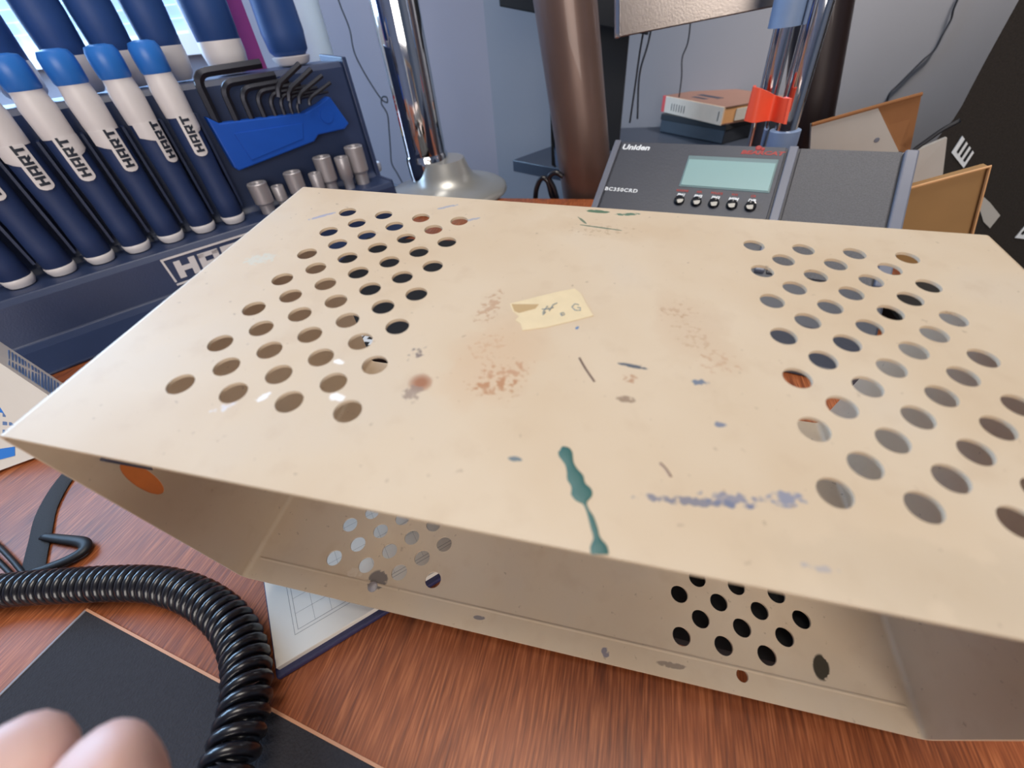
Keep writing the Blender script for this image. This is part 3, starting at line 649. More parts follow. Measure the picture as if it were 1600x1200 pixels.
for i, (s_, lb) in enumerate(sl):
    o = t0 if i == 0 else copy_tree(t0); o.matrix_world = RM @ Matrix.Translation((s_, 0.062, 0)); o['label'] = lb; o['group'] = 'large tools standing in the rear row of the rack'
    if i == 5: o.matrix_world = RM @ Matrix.Translation((s_, 0.062, 0)) @ Matrix.Diagonal((1.25, 1.25, 1.0, 1))
# biggest dark tool at the rear right
o = empty('mallet', RM @ Matrix.Translation((0.372, 0.062, 0)), label='thick dark rubber handle standing at the right end of the rack', cat='hand tool')
obj('grip', lathe([(0.0180, 0.206), (0.0235, 0.212), (0.0255, 0.230), (0.0235, 0.300), (0.0255, 0.380), (0.02, 0.39)], 24), 'grip2', o, smooth=50)
obj('ring', lathe([(0.0160, 0.1970), (0.0210, 0.1990), (0.0236, 0.2060), (0.0200, 0.2070)], 20), 'white', o, smooth=50)
# daylit window with a slatted blind behind the rack, in the left wall
WU = Vector((-2.9-CX, 0.86-CY, 0)).normalized(); WNv = Vector((-WU.y, WU.x, 0)); WNv = WNv if WNv.y < 0 else -WNv
def on_wall(u, v):
    d = ray(u, v); P0 = Vector((CX, CY, 0)); t_ = (P0-CAM).dot(WNv)/d.dot(WNv); return CAM + d*t_
wr = on_wall(306, 40); wb = on_wall(160, 66)
u0 = (wr - Vector((CX, CY, 0))).dot(WU); zs = wb.z
wn = empty('window_1', frame(Vector((CX, CY, 0)) + WU*u0 + WNv*0.004, -WU, (0, 0, 1)), kind='structure')
# local: x towards the corner, y up, z out of the wall into the room
def lum(name, col, e):
    m = bpy.data.materials.new(name); m.use_nodes = True; p = m.node_tree.nodes['Principled BSDF']
    p.inputs['Base Color'].default_value = (*col, 1); p.inputs['Emission Color'].default_value = (*col, 1); p.inputs['Emission Strength'].default_value = e; return m
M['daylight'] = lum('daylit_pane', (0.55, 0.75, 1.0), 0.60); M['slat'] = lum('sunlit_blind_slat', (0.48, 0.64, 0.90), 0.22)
obj('pane', box(-1.30, zs, 0.000, 0, 1.35, 0.004), 'daylight', wn)
fb = box(-1.34, zs-0.04, -0.002, 0.04, zs, 0.030); box(-0.0, zs, -0.002, 0.04, 1.39, 0.03, fb); box(-1.34, zs, -0.002, -1.30, 1.39, 0.03, fb); box(-1.30, 1.35, -0.002, 0, 1.39, 0.03, fb)
obj('window_frame', fb, 'white', wn)
k = 0
while zs+0.012+k*0.024 < 1.33:
    y = zs+0.006+k*0.024
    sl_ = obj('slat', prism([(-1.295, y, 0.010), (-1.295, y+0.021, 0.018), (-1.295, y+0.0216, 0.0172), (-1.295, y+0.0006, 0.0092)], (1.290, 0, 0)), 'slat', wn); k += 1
obj('card', box(0.0, 0.0, 0.0, 0.034, 0.004, 0.30), 'magenta', mw=RM @ Matrix.Translation((0.318, 0.110, 0)), label='magenta card showing between the rear tool handles', cat='card')
o = obj('beaker', lathe([(0.030, 0.0), (0.034, 0.03), (0.035, 0.215), (0.035, 0.34), (0.032, 0.345)], 32), 'cyanwhite', mw=RM @ Matrix.Translation((0.444, 0.184, 0)), smooth=50, label='tall white cylinder tinted by blue window light behind the thick dark handle', cat='container')
# ---- hex key holder
hk = empty('hex_key_holder', RM, label='royal blue hex key holder clipped to the front of the rack', cat='tool holder')
hp = [(0.236, 0.166), (0.246, 0.158), (0.345, 0.152), (0.368, 0.158), (0.384, 0.164), (0.399, 0.131), (0.391, 0.126), (0.353, 0.126), (0.345, 0.120), (0.243, 0.108), (0.240, 0.112)]
obj('body', prism([(x, 0.004, z) for x, z in hp], (0, 0.016, 0)), 'royal', hk, bevel=0.0015)
obj('panel', prism([(x, 0.0030, z) for x, z in ((0.256, 0.146), (0.338, 0.142), (0.332, 0.126), (0.262, 0.116))], (0, 0.0012, 0)), 'royal', hk, bevel=0.0003)
obj('disc', lathe([(0.0085, 0.0), (0.0085, 0.0012)], 24, axis=(0, -1, 0), org=(0.372, 0.0042, 0.145)), 'royal', hk)
hx = [(0.246, 0.052, 0.0052, 0.060), (0.267, 0.040, 0.0044, 0.050), (0.284, 0.033, 0.0038, 0.046), (0.299, 0.028, 0.0033, 0.044), (0.312, 0.024, 0.0028, 0.042), (0.323, 0.021, 0.0024, 0.040), (0.333, 0.018, 0.0021, 0.036), (0.341, 0.015, 0.0018, 0.034)]
hl_ = ['largest black hex key, outermost in the blue holder', 'second largest black hex key in the blue holder', 'third largest black hex key in the blue holder', 'fourth largest black hex key in the blue holder',
       'fifth black hex key from the left in the blue holder', 'sixth black hex key from the left in the blue holder', 'seventh black hex key from the left in the blue holder', 'smallest black hex key in the blue holder']
for (x, hgt, r, arm), lb in zip(hx, hl_):
    zt = 0.152 + hgt; p = [(x, 0.012, 0.130), (x, 0.012, zt-0.012)]
    for k in range(1, 6):
        a = k/5*PI/2; p.append((x + 0.012*(1-math.cos(a)), 0.012, zt-0.012 + 0.012*math.sin(a)))
    p.append((x+0.012+arm, 0.012+0.002, zt+0.001))
    obj('hex_key', tube(p, r, 6, up=(0, 1, 0)), 'hexsteel', mw=RM, smooth=40, label=lb, cat='hex key', group='black hex keys in the blue holder')
def on_rack(u, v, b):
    d = ray(u, v); t_ = (b - (CAM-RO).dot(RN))/d.dot(RN); p = CAM + d*t_ - RO; return Vector((p.dot(RD), b, p.z))
fan = [((436, 152), (434, 133), (468, 100)), ((452, 158), (451, 141), (486, 108)), ((468, 162), (467, 148), (503, 118)), ((484, 164), (483, 154), (516, 129))]
for k, (p_, q_, r_) in enumerate(fan):
    P3 = [on_rack(*p_, -0.003), on_rack(*q_, -0.003), on_rack(*r_, -0.003)]
    P3 = [P3[0], P3[0].lerp(P3[1], 0.7), P3[1].lerp(P3[2], 0.12), P3[2]]
    obj('hex_key', tube(P3, 0.0034-0.0004*k, 6, up=(0, 1, 0)), 'hexsteel', mw=RM, smooth=40,
        label=['short hex key leftmost in the right hand fan', 'short hex key second from the left in the right hand fan', 'short hex key third from the left in the right hand fan', 'short hex key rightmost in the right hand fan'][k], cat='hex key', group='short hex keys fanned at the right of the blue holder')
# ---- sockets
def socket(s, b, z0, z1, r, lb):
    t = empty('socket', RM @ Matrix.Translation((s, b, 0)), label=lb, cat='socket', group='steel sockets on the rack ledge')
    n = 24; bm = bmesh.new(); ri = r*0.66
    obj('body', lathe([(r*0.72, z0), (r*0.74, z0+(z1-z0)*0.28), (r*0.98, z0+(z1-z0)*0.36), (r, z1-0.001), (r*0.93, z1), (ri*1.08, z1), (ri, z1-0.001), (ri, z1-0.012), (0.0005, z1-0.0125)], n, cap=False), 'steel', t, smooth=35)
    obj('bore', lathe([(ri*0.99, z1-0.0100), (ri*0.99, z1-0.0095)], 6), 'hexsteel', t)
ss = [(0.254, -0.002, 0.0560, 0.0925, 0.0118, 'wide steel socket nearest the screwdrivers'), (0.276, 0.000, 0.0560, 0.0830, 0.0078, 'narrow steel socket, second from the screwdrivers'),
      (0.300, -0.002, 0.0560, 0.0945, 0.0112, 'wide steel socket, third from the screwdrivers'), (0.327, -0.004, 0.0560, 0.0870, 0.0082, 'narrow short steel socket in the middle of the ledge'),
      (0.346, 0.003, 0.0560, 0.1020, 0.0120, 'wide tall steel socket, third from the ledge end'), (0.370, -0.003, 0.0560, 0.0970, 0.0094, 'narrower tall steel socket, second from the ledge end'),
      (0.394, 0.003, 0.0560, 0.1050, 0.0128, 'largest steel socket at the ledge end')]
for a in ss: socket(*a)
# ---- spray can and little things behind the rack end
t = empty('spray_can', RM @ Matrix.Translation((0.452, 0.125, 0)), label='small can with a red label behind the right end of the rack', cat='can')
obj('body', lathe([(0.0175, 0.0), (0.0180, 0.004), (0.0180, 0.085)], 28), 'hexsteel', t, smooth=40)
obj('wrapper', lathe([(0.0183, 0.085), (0.0183, 0.139)], 28), 'redlabel', t, smooth=40, label='red label')
obj('band', lathe([(0.0184, 0.080), (0.0185, 0.094)], 28), 'yellow', t, smooth=40, label='yellow band')
obj('rim', lathe([(0.0183, 0.1385), (0.0188, 0.144), (0.0178, 0.1485), (0.0165, 0.1485), (0.0160, 0.144), (0.001, 0.1435)], 28, cap=False), 'lampbase', t, smooth=40)
bm = bmesh.new()
for zz in (0.108, 0.114, 0.126, 0.131):
    for a0 in (-2.6, -2.0, -1.4, -0.9):
        ps = [(0.0185*math.cos(a0+k*0.08), 0.0185*math.sin(a0+k*0.08)) for k in range(5)]
        for (x0, y0), (x1, y1) in zip(ps, ps[1:]): prism([(x0, y0, zz), (x1, y1, zz), (x1, y1, zz+0.003), (x0, y0, zz+0.003)], (x0*0.01, y0*0.01, 0), bm)
obj('print', bm, 'white_ink', t)
o = obj('bottle_cap', lathe([(0.010, 0), (0.0125, 0.003), (0.0125, 0.014), (0.011, 0.017)], 24), 'white', smooth=50, mw=Matrix.Translation(on_z(588, 268, 0.0)), label='small white cap standing behind the end of the rack', cat='cap')
p0, p1 = on_z(600, 284, 0.006), on_z(634, 300, 0.006)
obj('marker', tube([p0, p1], 0.006, 12), 'sleeve', smooth=50, label='short pale grey marker lying beside the lamp foot', cat='marker')

# ================================================================ chrome lamp
LB = on_z(700, 303, 0.0); LB.z = 0
lamp = empty('floor_lamp', LB, label='chrome pole lamp on a round satin silver foot', cat='lamp')
lamp.name = 'desk_lamp'
obj('base', lathe([(0.101, 0.0), (0.104, 0.003), (0.103, 0.008), (0.097, 0.0120), (0.078, 0.0150), (0.062, 0.019), (0.050, 0.027), (0.043, 0.038), (0.038, 0.052), (0.036, 0.056)], 64), 'lampbase', lamp, smooth=50)
pb = on_y(670, 262, LB.y) - LB; pt_ = on_y(615, 0, LB.y) - LB
ax = (pt_ - pb).normalized()
q = Vector((0, 0, 1)).rotation_difference(ax)
obj('collar', lathe([(0.030, -0.018), (0.0345, -0.014), (0.0355, -0.002), (0.0355, 0.020), (0.0345, 0.0225)], 48, axis=ax, org=pb), 'chrome', lamp, smooth=40)
obj('pole', lathe([(0.0335, 0.020), (0.0335, 0.70)], 48, axis=ax, org=pb), 'chrome', lamp, smooth=40)
kd = Vector((CAM.x-LB.x, CAM.y-LB.y, 0)).normalized()
obj('pivot_screw', lathe([(0.0105, 0), (0.0105, 0.003), (0.0075, 0.0045)], 24, axis=kd, org=pb + kd*0.0335 + Vector((0.003, 0, -0.006))), 'hexsteel', lamp, smooth=40)

# ---- thin curled wire on the wall
wy = 1.05
wp = [(524, -14), (533, 12), (546, 45), (553, 80), (566, 108), (584, 138), (597, 156), (605, 160), (604, 152), (597, 152), (596, 162), (602, 172), (606, 182), (608, 205), (610, 232), (612, 255), (620, 270), (632, 292), (640, 310)]
obj('thin_wire', tube(catmull([on_y(u, v, 0.97 - 0.00*i) for i, (u, v) in enumerate(wp)], 5), 0.0016, 6), 'cord', smooth='all', label='thin dark wire with a small loop hanging left of the chrome lamp', cat='wire')

# ================================================================ posts, monitor, shelf
def post(pxb, pxt, y, r, m, lb, zb=FLOOR):
    b = on_y(*pxb, y); t = on_y(*pxt, y); d = (t-b)/(t.z-b.z)
    p0 = b + d*(zb-b.z); p1 = b + d*(0.95-b.z)
    return obj('post', tube([p0, p0.lerp(p1, 0.5), p1], r, 40), m, smooth=50, label=lb, cat='post')
post((918, 300), (883, 0), 0.733, 0.0412, 'bronze', 'thick brown lacquered post rising behind the desk, left of the scanner')
post((1256, 225), (1288, 0), 0.80, 0.0330, 'darkbrown', 'dark brown post behind the two chrome tubes', zb=-0.0015)
# black slab (side table) behind the desk
ZS = -0.004
sa, sb_ = on_z(801, 250, ZS), on_z(1030, 168, ZS); du = (sb_-sa).normalized(); dv_ = Vector((du.y, -du.x, 0))
st = empty('side_table', frame(sa, du, -dv_), label='low black side table standing behind the desk', cat='table')
sti = st.matrix_world.inverted()
e_ = sa + du*((1.185-sa.y)/du.y)
tp_ = [Vector((sa.x, sa.y, ZS)), sa + dv_*0.085, Vector((-0.03, 0.800, ZS)), Vector((0.03, 0.70, ZS)), Vector((0.345, 0.70, ZS)), Vector((0.345, 0.86, ZS)), Vector((0.38, 0.86, ZS)), Vector((0.38, 1.185, ZS)), e_]
obj('table_top', prism([sti @ p for p in tp_], (0, 0, -0.022)), 'shelf', st, bevel=0.001)
for x, y in ((0.325, 0.725), (0.34, 0.90), (0.34, 1.15), (0.04, 1.15)):
    p = sti @ Vector((x, y, ZS)); obj('leg', box(p.x-0.015, p.y-0.015, FLOOR-ZS, p.x+0.015, p.y+0.015, -0.022), 'black', st)
# monitor on a black neck
mo = empty('monitor', on_z(960, 240, ZS), label='black monitor with a wide neck behind the brown post', cat='monitor'); mi = mo.matrix_world.inverted()
yb = 0.98
def ny(u, v, y=yb): return mi @ on_y(u, v, y)
b0 = on_y(930, 205, yb); b1 = on_y(969, 205, yb); t0_ = on_y(987, 20, yb); t1_ = on_y(915, 20, yb)
zt = t0_.z
obj('neck', prism([mi @ Vector((b0.x-0.03, yb, ZS)), mi @ Vector((b1.x, yb, ZS)), mi @ Vector((t0_.x, yb, zt+0.25)), mi @ Vector((t1_.x, yb, zt+0.25))], (0, 0.02, 0)), 'black', mo)
ml = on_y(780, 10, 0.93); mr = on_y(965, 46, 0.93)
obj('panel', prism([mi @ ml, mi @ (ml + (mr-ml)*1.25), mi @ (ml + (mr-ml)*1.25 + Vector((0, 0, 0.4))), mi @ (ml + Vector((0, 0, 0.4)))], (0, 0.025, 0)), 'black', mo, bevel=0.002)
# perforated strip beside the post
pa = on_z(884, 268, ZS); 
br = empty('slotted_bracket', Vector((pa.x, pa.y, ZS)), label='pale blue slotted metal bracket standing left of the brown post', cat='bracket'); bi = br.matrix_world.inverted()
ys = pa.y
c = [on_y(862, 200, ys), on_y(890, 200, ys), on_y(894, 272, ys), on_y(868, 258, ys)]
obj('plate', prism([bi @ p for p in c], (0, 0.004, 0)), 'sleeve', br)
bm = bmesh.new()
for k in range(7):
    u0, v0 = 866+k*1.0, 206+k*7.2
    prism([bi @ (on_y(*p, ys) - Vector((0, 0.0012, 0))) for p in ((u0+4, v0), (u0+11, v0+1.6), (u0+11.5, v0+3.6), (u0+4.5, v0+2.2))], (0, 0.001, 0), bm)
obj('slot_row', bm, 'black', br, kind='stuff')
c = [on_y(859, 150, ys), on_y(866, 150, ys), on_y(868, 262, ys), on_y(862, 258, ys)]
obj('edge', prism([bi @ p for p in c], (0, 0.008, 0)), 'black', br)
# cable knot by the desk edge
kp = catmull([on_y(u, v, 0.70) for u, v in ((836, 322), (838, 296), (846, 279), (856, 284), (862, 306), (872, 322), (866, 296), (858, 278), (868, 270), (880, 276))], 6)
obj('cable_knot', tube(kp, 0.0042, 8), 'coil', smooth='all', label='bunched black cable just behind the desk edge left of the brown post', cat='cable')
# chrome flat arm
a0, a1 = on_y(968, 28, 0.74), on_y(1260, -34, 0.74)
am = frame(a0, a1-a0, (0, 1, 0)); ar = empty('flat_arm', am, label='flat brushed metal arm crossing in front of the wall', cat='arm')
ln_ = (a1-a0).length
obj('bar', box(0, -0.005, -0.0200, ln_, 0.005, 0.0200), 'brushed', ar, bevel=0.0015)
obj('end_cap', box(-0.006, -0.006, -0.0205, 0.001, 0.006, 0.0205), 'chrome', ar, bevel=0.0015)
# hanging cords
for P, lb in (([(1009, 30), (1000, 80), (993, 130), (984, 192)], 'leftmost thin black cord hanging beside the monitor neck'),
              ([(1021, 28), (1012, 70), (999, 118), (996, 186)], 'second thin black cord hanging beside the monitor neck'),
              ([(1083, -20), (1076, 60), (1066, 90), (1065, 120), (1061, 152)], 'thin black cord hanging above the brown book')):
    obj('hanging_cord', tube(catmull([on_y(u, v, 0.99) for u, v in P], 6), 0.0017 if 'above' not in lb else 0.0012, 6), 'cord', smooth='all', label=lb, cat='cord')
cp = [(1502, -14), (1490, 14), (1486, 30), (1474, 52), (1460, 78), (1442, 94), (1424, 112), (1404, 132), (1390, 146), (1386, 160), (1384, 175)]
obj('wall_cord', tube(catmull([on_y(u, v, CY-0.004) for u, v in cp], 6), 0.0017, 6), 'cord', smooth='all', label='thin dark cord running down the pale wall at the right', cat='cord')
# black box and book on the side table
def boxfrom(A, B, C_, h): 
    """A front left, B front right, C_ back left corners on the base plane"""
    return frame(A, B-A, C_-A), (B-A).length, (C_-A).length
bA, bB, bC = on_z(1030, 206, ZS), on_z(1128, 226, ZS), on_z(1062, 178, ZS)
m_, lx, lyy = boxfrom(bA, bB, bC, 0.03)
lyy = max(lyy, 0.10)
kb = empty('black_case', m_, label='flat black case under the brown book', cat='case'); obj('body', box(0, 0, 0, lx, lyy, 0.034), 'black_plastic', kb, bevel=0.002); obj('lid', box(-0.001, -0.001, 0.024, lx+0.001, lyy+0.001, 0.0355), 'black', kb, bevel=0.001)
zb = ZS + 0.0355
A_, B_, C__ = on_z(1034, 174, zb), on_z(1126, 196, zb), on_z(1098, 150, zb)
m_ = frame(A_, B_-A_, C__-A_); lx = (B_-A_).length; ly_ = 0.150; hb = 0.030
bk = empty('book', m_, label='thick brown book with a cream spine and red band on the black case', cat='book')
obj('pages', box(0.002, 0.002, 0.002, lx-0.001, ly_-0.002, hb-0.002), 'book_tan', bk)
obj('cover', box(0, 0, hb-0.002, lx, ly_, hb), 'book_top', bk, bevel=0.0005, label='brown front cover'); obj('cover', box(0, 0, 0, lx, ly_, 0.002), 'book_top', bk)
obj('spine', box(0.010, -0.0015, 0, lx, 0.002, hb), 'book_side', bk, label='cream spine'); obj('band', box(-0.0005, -0.0018, 0, 0.010, 0.002, hb), 'book_red', bk, label='red band')
bm = bmesh.new()
for k in range(6): box(0.034+k*0.0085, -0.0022, 0.006, 0.0355+k*0.0085, -0.0014, 0.019, bm)
box(lx-0.011, -0.0022, 0.006, lx-0.0095, -0.0014, 0.022, bm); obj('spine_print', bm, 'ink', bk, kind='stuff')
bm = bmesh.new()
for k in range(8): box(0.050+k*0.0085, 0.048, hb, 0.057+k*0.0085, 0.062, hb+0.0003, bm)
for k in range(5): box(0.060+k*0.0085, 0.026, hb, 0.067+k*0.0085, 0.036, hb+0.0003, bm)
obj('title_print', bm, 'ink', bk)
obj('label', box(lx-0.0005, 0.030, 0.004, lx+0.0005, 0.085, 0.024), 'whitecard', bk)

# ================================================================ chrome tubes with clip
def tpoint(u, v, y=0.655): return on_y(u, v, y)
tb = empty('tube_stand', Vector((0.15, 0.655, 0)), label='pair of chrome tubes with grey rubber sleeves behind the scanner', cat='stand'); ti_ = tb.matrix_world.inverted()
def ext(p, q, z):
    d = (q-p)/(q.z-p.z); return p + d*(z-p.z)
for (ub, vb, ut, vt, r, y) in ((1182, 222, 1236, 0, 0.0105, 0.655), (1222, 222, 1284, 0, 0.0125, 0.645)):
    p, q_ = on_y(ub, vb, y), on_y(ut, vt, y)
    obj('tube', tube([ti_ @ ext(p, q_, 0.0), ti_ @ ext(p, q_, 0.30), ti_ @ ext(p, q_, 0.75)], r, 28), 'chrome', tb, smooth=50)
p, q_ = on_y(1182, 222, 0.655), on_y(1236, 0, 0.655)
obj('sleeve', tube([ti_ @ p.lerp(q_, 0.84), ti_ @ p.lerp(q_, 1.8)], 0.0165, 28), 'sleeve', tb, smooth=50)
p, q_ = on_y(1222, 222, 0.645), on_y(1284, 0, 0.645)
obj('sleeve', tube([ti_ @ ext(p, q_, 0.0), ti_ @ p.lerp(q_, 0.10)], 0.0170, 28), 'sleeve', tb, smooth=50)
# orange clip: a wavy band gripping both tubes
cl = [(1164, 190), (1175, 137), (1192, 138), (1212, 146), (1226, 152), (1239, 153), (1229, 194), (1216, 192), (1200, 188), (1184, 192)]
bm = bmesh.new()
topl = [(1177, 136, 0.612), (1188, 138, 0.606), (1200, 143, 0.612), (1212, 149, 0.618), (1224, 153, 0.606), (1238, 154, 0.600)]
botl = [(1163, 189, 0.612), (1177, 192, 0.606), (1191, 190, 0.612), (1203, 189, 0.618), (1216, 192, 0.606), (1229, 194, 0.600)]
g = []
for row in (topl, botl):
    pts3 = catmull([on_y(u, v, y) for u, v, y in row], 5); g.append(pts3)
n = len(g[0]); V = [[bm.verts.new(p) for p in r_] for r_ in g]; V2 = [[bm.verts.new(p + Vector((0, 0.0035, 0))) for p in r_] for r_ in g]
for i in range(n-1):
    bm.faces.new((V[0][i], V[0][i+1], V[1][i+1], V[1][i])); bm.faces.new((V2[0][i], V2[1][i], V2[1][i+1], V2[0][i+1]))
    bm.faces.new((V[0][i], V2[0][i], V2[0][i+1], V[0][i+1])); bm.faces.new((V[1][i], V[1][i+1], V2[1][i+1], V2[1][i]))
bm.faces.new((V[0][0], V[1][0], V2[1][0], V2[0][0])); bm.faces.new((V[0][-1], V2[0][-1], V2[1][-1], V[1][-1]))
# side lips that wrap to the tubes
prism([g[0][0], g[1][0], g[1][0]+Vector((0.002, 0.012, 0)), g[0][0]+Vector((0.002, 0.012, 0))], (0.003, 0, 0), bm)
prism([g[0][-1], g[1][-1], g[1][-1]+Vector((-0.003, 0.012, 0)), g[0][-1]+Vector((-0.003, 0.012, 0))], (-0.003, 0, 0), bm)
obj('clip', bm, 'orange', smooth=50, label='bright orange plastic clip joining the two chrome tubes', cat='clip')

# ================================================================ scanner radio
yaw, ti = -0.228, 0.584
SU = Vector((math.cos(yaw), math.sin(yaw), 0)); SF = Vector((-math.sin(yaw), math.cos(yaw), 0)); SV = SF*math.cos(ti) + Vector((0, 0, 1))*math.sin(ti)
SO = Vector((-0.0256, 0.5376, 0.1112))
scn = empty('scanner_radio', frame(Vector((SO.x, SO.y, 0)), SU, SF), label='charcoal desktop scanner radio with a pale display behind the cover', cat='scanner')
# local: x right, y back, z up ; face frame
cs, sn = math.cos(ti), math.sin(ti)
def fl(u, v, n=0.0): return Vector((u, v*cs - n*sn, SO.z + v*sn + n*cs))
WS = 0.272
side = [(0.0, SO.z), (0.050, SO.z-0.022), (0.050, 0.0), (-0.205, 0.0), (-0.205, 0.012), (-0.150, SO.z-0.150*sn/cs)]
obj('body', prism([(0, y, z) for y, z in side], (WS, 0, 0)), 'scanner', scn, bevel=0.002)
FM = Matrix([[1, 0, 0, 0], [0, cs, -sn, 0], [0, sn, cs, SO.z], [0, 0, 0, 1]])
def fbox(name, x0, v0, x1, v1, n0, n1, m, bev=0.0004, par=None, **kw):
    bm = box(x0, v0, n0, x1, v1, n1); bmesh.ops.transform(bm, matrix=FM, verts=bm.verts); return obj(name, bm, m, par or scn, bevel=bev, **kw)
FV = -0.136
fbox('left_edge', 0.001, FV, 0.008, -0.001, -0.002, 0.0042, 'scanbezel', 0.001)
fbox('front_plate', 0.0095, FV+0.03, 0.170, -0.002, -0.001, 0.0028, 'scanner', 0.0006)
fbox('divider_strip', 0.172, FV, 0.180, -0.001, -0.002, 0.0040, 'scanbezel', 0.001)
fbox('right_edge', 0.261, FV, 0.271, -0.001, -0.002, 0.0048, 'scanbezel', 0.0015)
fbox('speaker_grille', 0.182, FV, 0.2595, -0.002, -0.001, 0.0022, mat('grille_weave', s2l(88, 88, 92), 0.6, var=0.45, scale=900, bump=0.6, bscale=1100), 0.0005)
sc_s = fbox('display_frame', 0.0835, -0.0545, 0.1665, -0.0165, 0.002, 0.0034, 'lcdshade', 0.0012)
fbox('display', 0.0850, -0.0530, 0.1650, -0.0215, 0.003, 0.0040, 'lcd', 0.0006)
def ftext(s, size, u, v, m, n=0.0029, **kw): return text(s, size, FM @ Matrix.Translation((u, v, n)), m, scn, **kw)
ftext('Uniden', 0.0090, 0.0265, -0.0095, 'white_ink', offset=0.00035, shear=0.1, sx=1.15)
ftext('BC350CRD', 0.0058, 0.0265, -0.0640, 'white_ink', offset=0.00018, sx=1.15, space=1.15)
ftext('BEARCAT', 0.0058, 0.150, -0.0098, 'red_ink', offset=0.00025, shear=0.2, sx=1.5)
bm = bmesh.new(); lathe([(0.0030, 0.0029), (0.0022, 0.0034)], 12, bm, org=(0.146, -0.0040, 0)); lathe([(0.0020, 0.0029), (0.0014, 0.0034)], 10, bm, org=(0.1500, -0.0052, 0)); bmesh.ops.transform(bm, matrix=FM, verts=bm.verts)
obj('emblem', bm, 'red_ink', scn, label='small red cat head emblem')
for k, (a, b_) in enumerate((('MARINE', 'PM1'), ('AIR', 'PM2'), ('POLICE', 'PM3'), ('WX', 'MEM'), ('CB', 'DIR'))):
    u = 0.0885 + k*0.0163
    bm = lathe([(0.0050, 0.001), (0.0052, 0.0042), (0.0046, 0.0058), (0.0030, 0.0062)], 20, org=(u, -0.0710, 0)); bmesh.ops.transform(bm, matrix=FM, verts=bm.verts)
    obj('button', bm, 'glossblack', scn, smooth=35)
    ftext(b_, 0.0042, u, -0.0640, 'white_ink', offset=0.0002, shear=0.15); ftext(a, 0.0033, u, -0.0590, 'red_ink', offset=0.0001)

# ================================================================ boxes and black cabinet at the right
yw = 0.66
wbx = empty('folded_box', Vector((on_y(1340, 200, yw).x, yw, 0)), label='pale cardboard box with a brown triangular flap behind the scanner', cat='box'); wi = wbx.matrix_world.inverted()
def wp_(u, v, y=yw): return wi @ on_y(u, v, y)
P = [wp_(1268, 195), wp_(1371, 167), wp_(1404, 236), wp_(1404, 300), wp_(1262, 300)]
obj('side', prism(P, (0, 0.006, 0)), 'whitecard', wbx)
P = [wp_(1371, 168, yw+0.001), wp_(1440, 148, yw+0.012), wp_(1421, 240, yw+0.012), wp_(1404, 236, yw+0.001)]
obj('flap', prism(P, (0, 0.003, 0)), 'cardboard', wbx, label='brown triangular flap')
obj('rim', tube([wp_(1268, 195, yw-0.001), wp_(1371, 166, yw-0.001), wp_(1440, 147, yw+0.011)], 0.0022, 8), 'cardboard', wbx, label='brown folded rim')
P = [wp_(1404, 236, yw+0.01), wp_(1421, 240, yw+0.013), wp_(1480, 215, yw+0.014), wp_(1470, 300, yw+0.014), wp_(1404, 300, yw+0.01)]
obj('back_side', prism(P, (0, 0.005, 0)), 'whitecard', wbx)
obj('hole', lathe([(0.0028, 0), (0.0022, 0.0004)], 16, axis=(0, -1, 0), org=wp_(1370, 219, yw-0.0002)), 'scanbezel', wbx, label='small punched hole')
obj('thin_cable', tube(catmull([on_y(u, v, yw-0.01) for u, v in ((1380, 262), (1421, 239), (1445, 222), (1472, 203), (1500, 188))], 5), 0.0024, 8), 'cord', smooth='all', label='short black cable leading to the black cabinet at the right', cat='cable')
# brown board
zb_ = 0.0
P = [on_y(1392, 303, 0.585), on_y(1547, 261, 0.585), on_y(1518, 372, 0.560), on_y(1518, 372, 0.560) - Vector((0.02, 0, 0.05)), on_y(1392, 400, 0.560)]
bo = empty('brown_board', P[0], label='brown fibreboard panel leaning between scanner and black cabinet', cat='board'); boi = bo.matrix_world.inverted()
P = [on_y(1388, 304, 0.450), on_y(1547, 261, 0.450), on_y(1510, 400, 0.450), on_y(1388, 420, 0.450)]
obj('face', prism([boi @ p for p in P], (0, 0.010, 0)), 'board', bo)
obj('rim', tube([boi @ on_y(1388, 303, 0.448), boi @ on_y(1547, 260, 0.448), boi @ on_y(1510, 400, 0.448)], 0.0013, 6), 'book_tan', bo, label='paler cut edge')
# black cabinet
e0, e1 = on_y(1470, 215, 0.74), on_y(1592, 0, 0.74)
ex = 0.396
cbm = empty('speaker_cabinet', Vector((ex+0.15, 0.80, FLOOR)), label='tall black cloth covered cabinet with white stickers at the right edge', cat='cabinet'); cbi = cbm.matrix_world.inverted()
pts_ = [on_y(u, v, 0.75) for u, v in ((1592, 0), (1545, 85), (1520, 132), (1503, 165), (1490, 186), (1474, 204), (1458, 226), (1447, 250), (1436, 290))]
low = Vector((pts_[-1].x, 0.75, FLOOR)); topp = Vector((pts_[0].x, 0.75, 0.75))
outline = [low] + pts_[::-1] + [topp, Vector((0.95, 0.75, 0.75)), Vector((0.95, 0.75, FLOOR))]
obj('body', prism([cbi @ p for p in outline], (0.17, 0.28, 0)), 'speaker', cbm)
def stk(name, q, m='white_ink', dy=-0.0015, **kw): return obj(name, prism([cbi @ (on_y(u, v, 0.75) + Vector((0, dy, 0))) for u, v in q], (0, 0.0012, 0)), m, cbm, **kw)
stk('sticker', [(1503, 212), (1521, 238), (1505, 262), (1486, 238)], label='white sticker with dark bars')
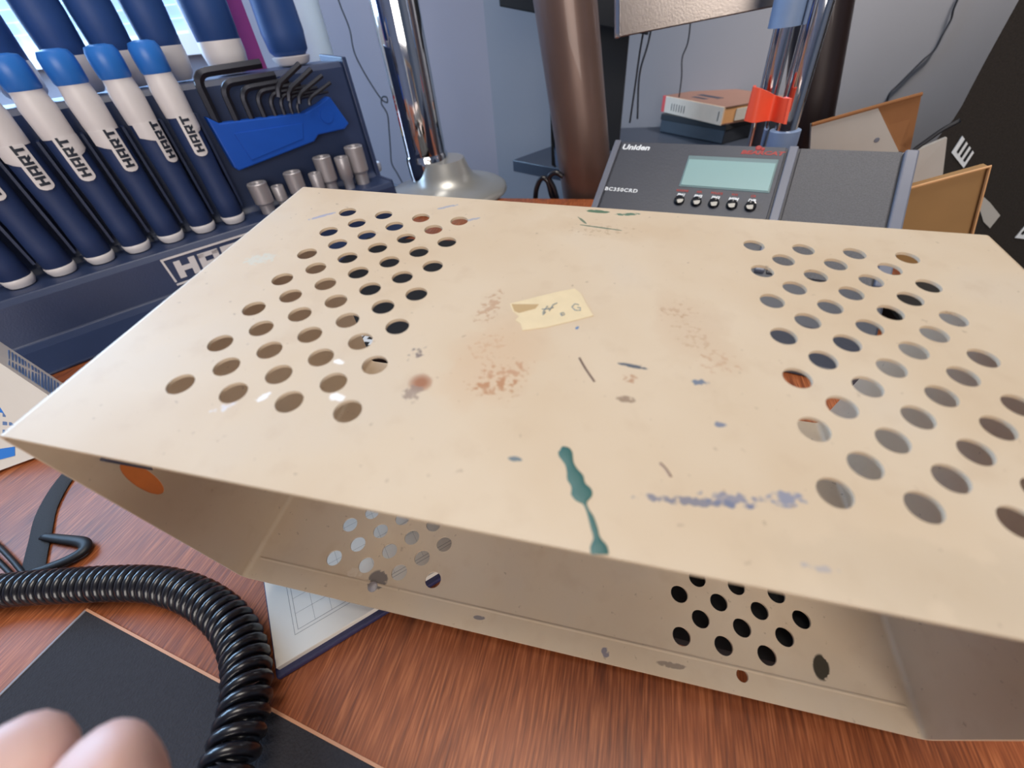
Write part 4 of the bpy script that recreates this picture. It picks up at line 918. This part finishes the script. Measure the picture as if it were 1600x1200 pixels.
for k in range(3):
    a = 0.2 + k*0.27
    x0, y0 = 1503+(1521-1503)*a, 212+(238-212)*a; x1, y1 = 1486+(1505-1486)*a, 238+(262-238)*a
    stk('sticker_bar', [(x0, y0), (x0+2, y0+3), (x1*0.75+x0*0.25+2, y1*0.75+y0*0.25+3), (x1*0.75+x0*0.25, y1*0.75+y0*0.25)], 'black', -0.0025)
stk('sticker', [(1535, 306), (1546, 316), (1562, 336), (1546, 356), (1536, 346), (1528, 320)], 'whitecard', label='greyish white sticker')
stk('sticker', [(1585, 371), (1600, 353), (1622, 360), (1610, 374)], label='white sticker with black lettering')
stk('sticker_bar', [(1594, 364), (1600, 358), (1603, 359), (1597, 366)], 'black', -0.0025); stk('sticker_bar', [(1600, 369), (1606, 361), (1608, 362), (1603, 370)], 'black', -0.0025)

# ================================================================ hand close to the lens
def campt(u, v, dist): return CAM + ray(u, v)*dist
def skin_chain(verts, edges, name, m, parent=None, sub=2, **kw):
    me = bpy.data.meshes.new(name); me.from_pydata([v[0] for v in verts], edges, []); me.update()
    o = bpy.data.objects.new(name, me); COL.objects.link(o)
    md = o.modifiers.new('skin', 'SKIN'); md.use_smooth_shade = True
    for sv, v in zip(me.skin_vertices[0].data, verts): sv.radius = (v[1], v[1])
    me.skin_vertices[0].data[0].use_root = True
    o.modifiers.new('sub', 'SUBSURF').levels = sub; o.modifiers['sub'].render_levels = sub
    dg = bpy.context.evaluated_depsgraph_get(); me2 = bpy.data.meshes.new_from_object(o.evaluated_get(dg))
    bpy.data.objects.remove(o)
    for p in me2.polygons: p.use_smooth = True
    return obj(name, me2, m, parent, **kw)
cr = Vector([r[0] for r in MW]); cdn = Vector([r[1] for r in MW]); cf = Vector([r[2] for r in MW])
H0 = campt(92, 1204, 0.060)        # tip of the index finger
def hp_(x, y, z): return H0 + (cr*x + cdn*y + cf*z)*0.00090
V = [(hp_(-8, 78, 6), 0.019), (hp_(-22, 60, 4), 0.022), (hp_(-30, 42, 2), 0.019),
     # index, middle, ring, little: knuckle, middle joint, end joint, tip
     (hp_(-8, 40, 4), 0.0098), (hp_(2, 20, 8), 0.0090), (hp_(3, 5.5, 5), 0.0084), (hp_(0.5, 0.2, 1), 0.0074),
     (hp_(-24, 36, 6), 0.0100), (hp_(-20, 16, 10), 0.0090), (hp_(-14, 5, 7), 0.0080), (hp_(-13, 0.5, 3), 0.0068),
     (hp_(-38, 38, 6), 0.0095), (hp_(-38, 20, 11), 0.0085), (hp_(-33, 10, 9), 0.0078), (hp_(-30, 5, 5), 0.0068),
     (hp_(-50, 44, 4), 0.0080), (hp_(-53, 30, 8), 0.0072), (hp_(-50, 20, 8), 0.0066), (hp_(-47, 15, 5), 0.0058),
     # thumb from the side of the palm
     (hp_(6, 62, -6), 0.0120), (hp_(16, 46, -8), 0.0100), (hp_(18, 32, -4), 0.0088), (hp_(15, 26, -1), 0.0074),
     (hp_(-2, 110, 10), 0.019), (hp_(4, 170, 16), 0.026)]
Ed = [(0, 1), (1, 2), (2, 3), (3, 4), (4, 5), (5, 6), (2, 7), (7, 8), (8, 9), (9, 10), (2, 11), (11, 12), (12, 13), (13, 14), (1, 15), (15, 16), (16, 17), (17, 18), (0, 19), (19, 20), (20, 21), (21, 22), (0, 23), (23, 24)]
skin_chain(V, Ed, 'hand', 'skin', sub=2, label='blurred fingertips of a hand held close to the lens at the lower left', cat='hand')
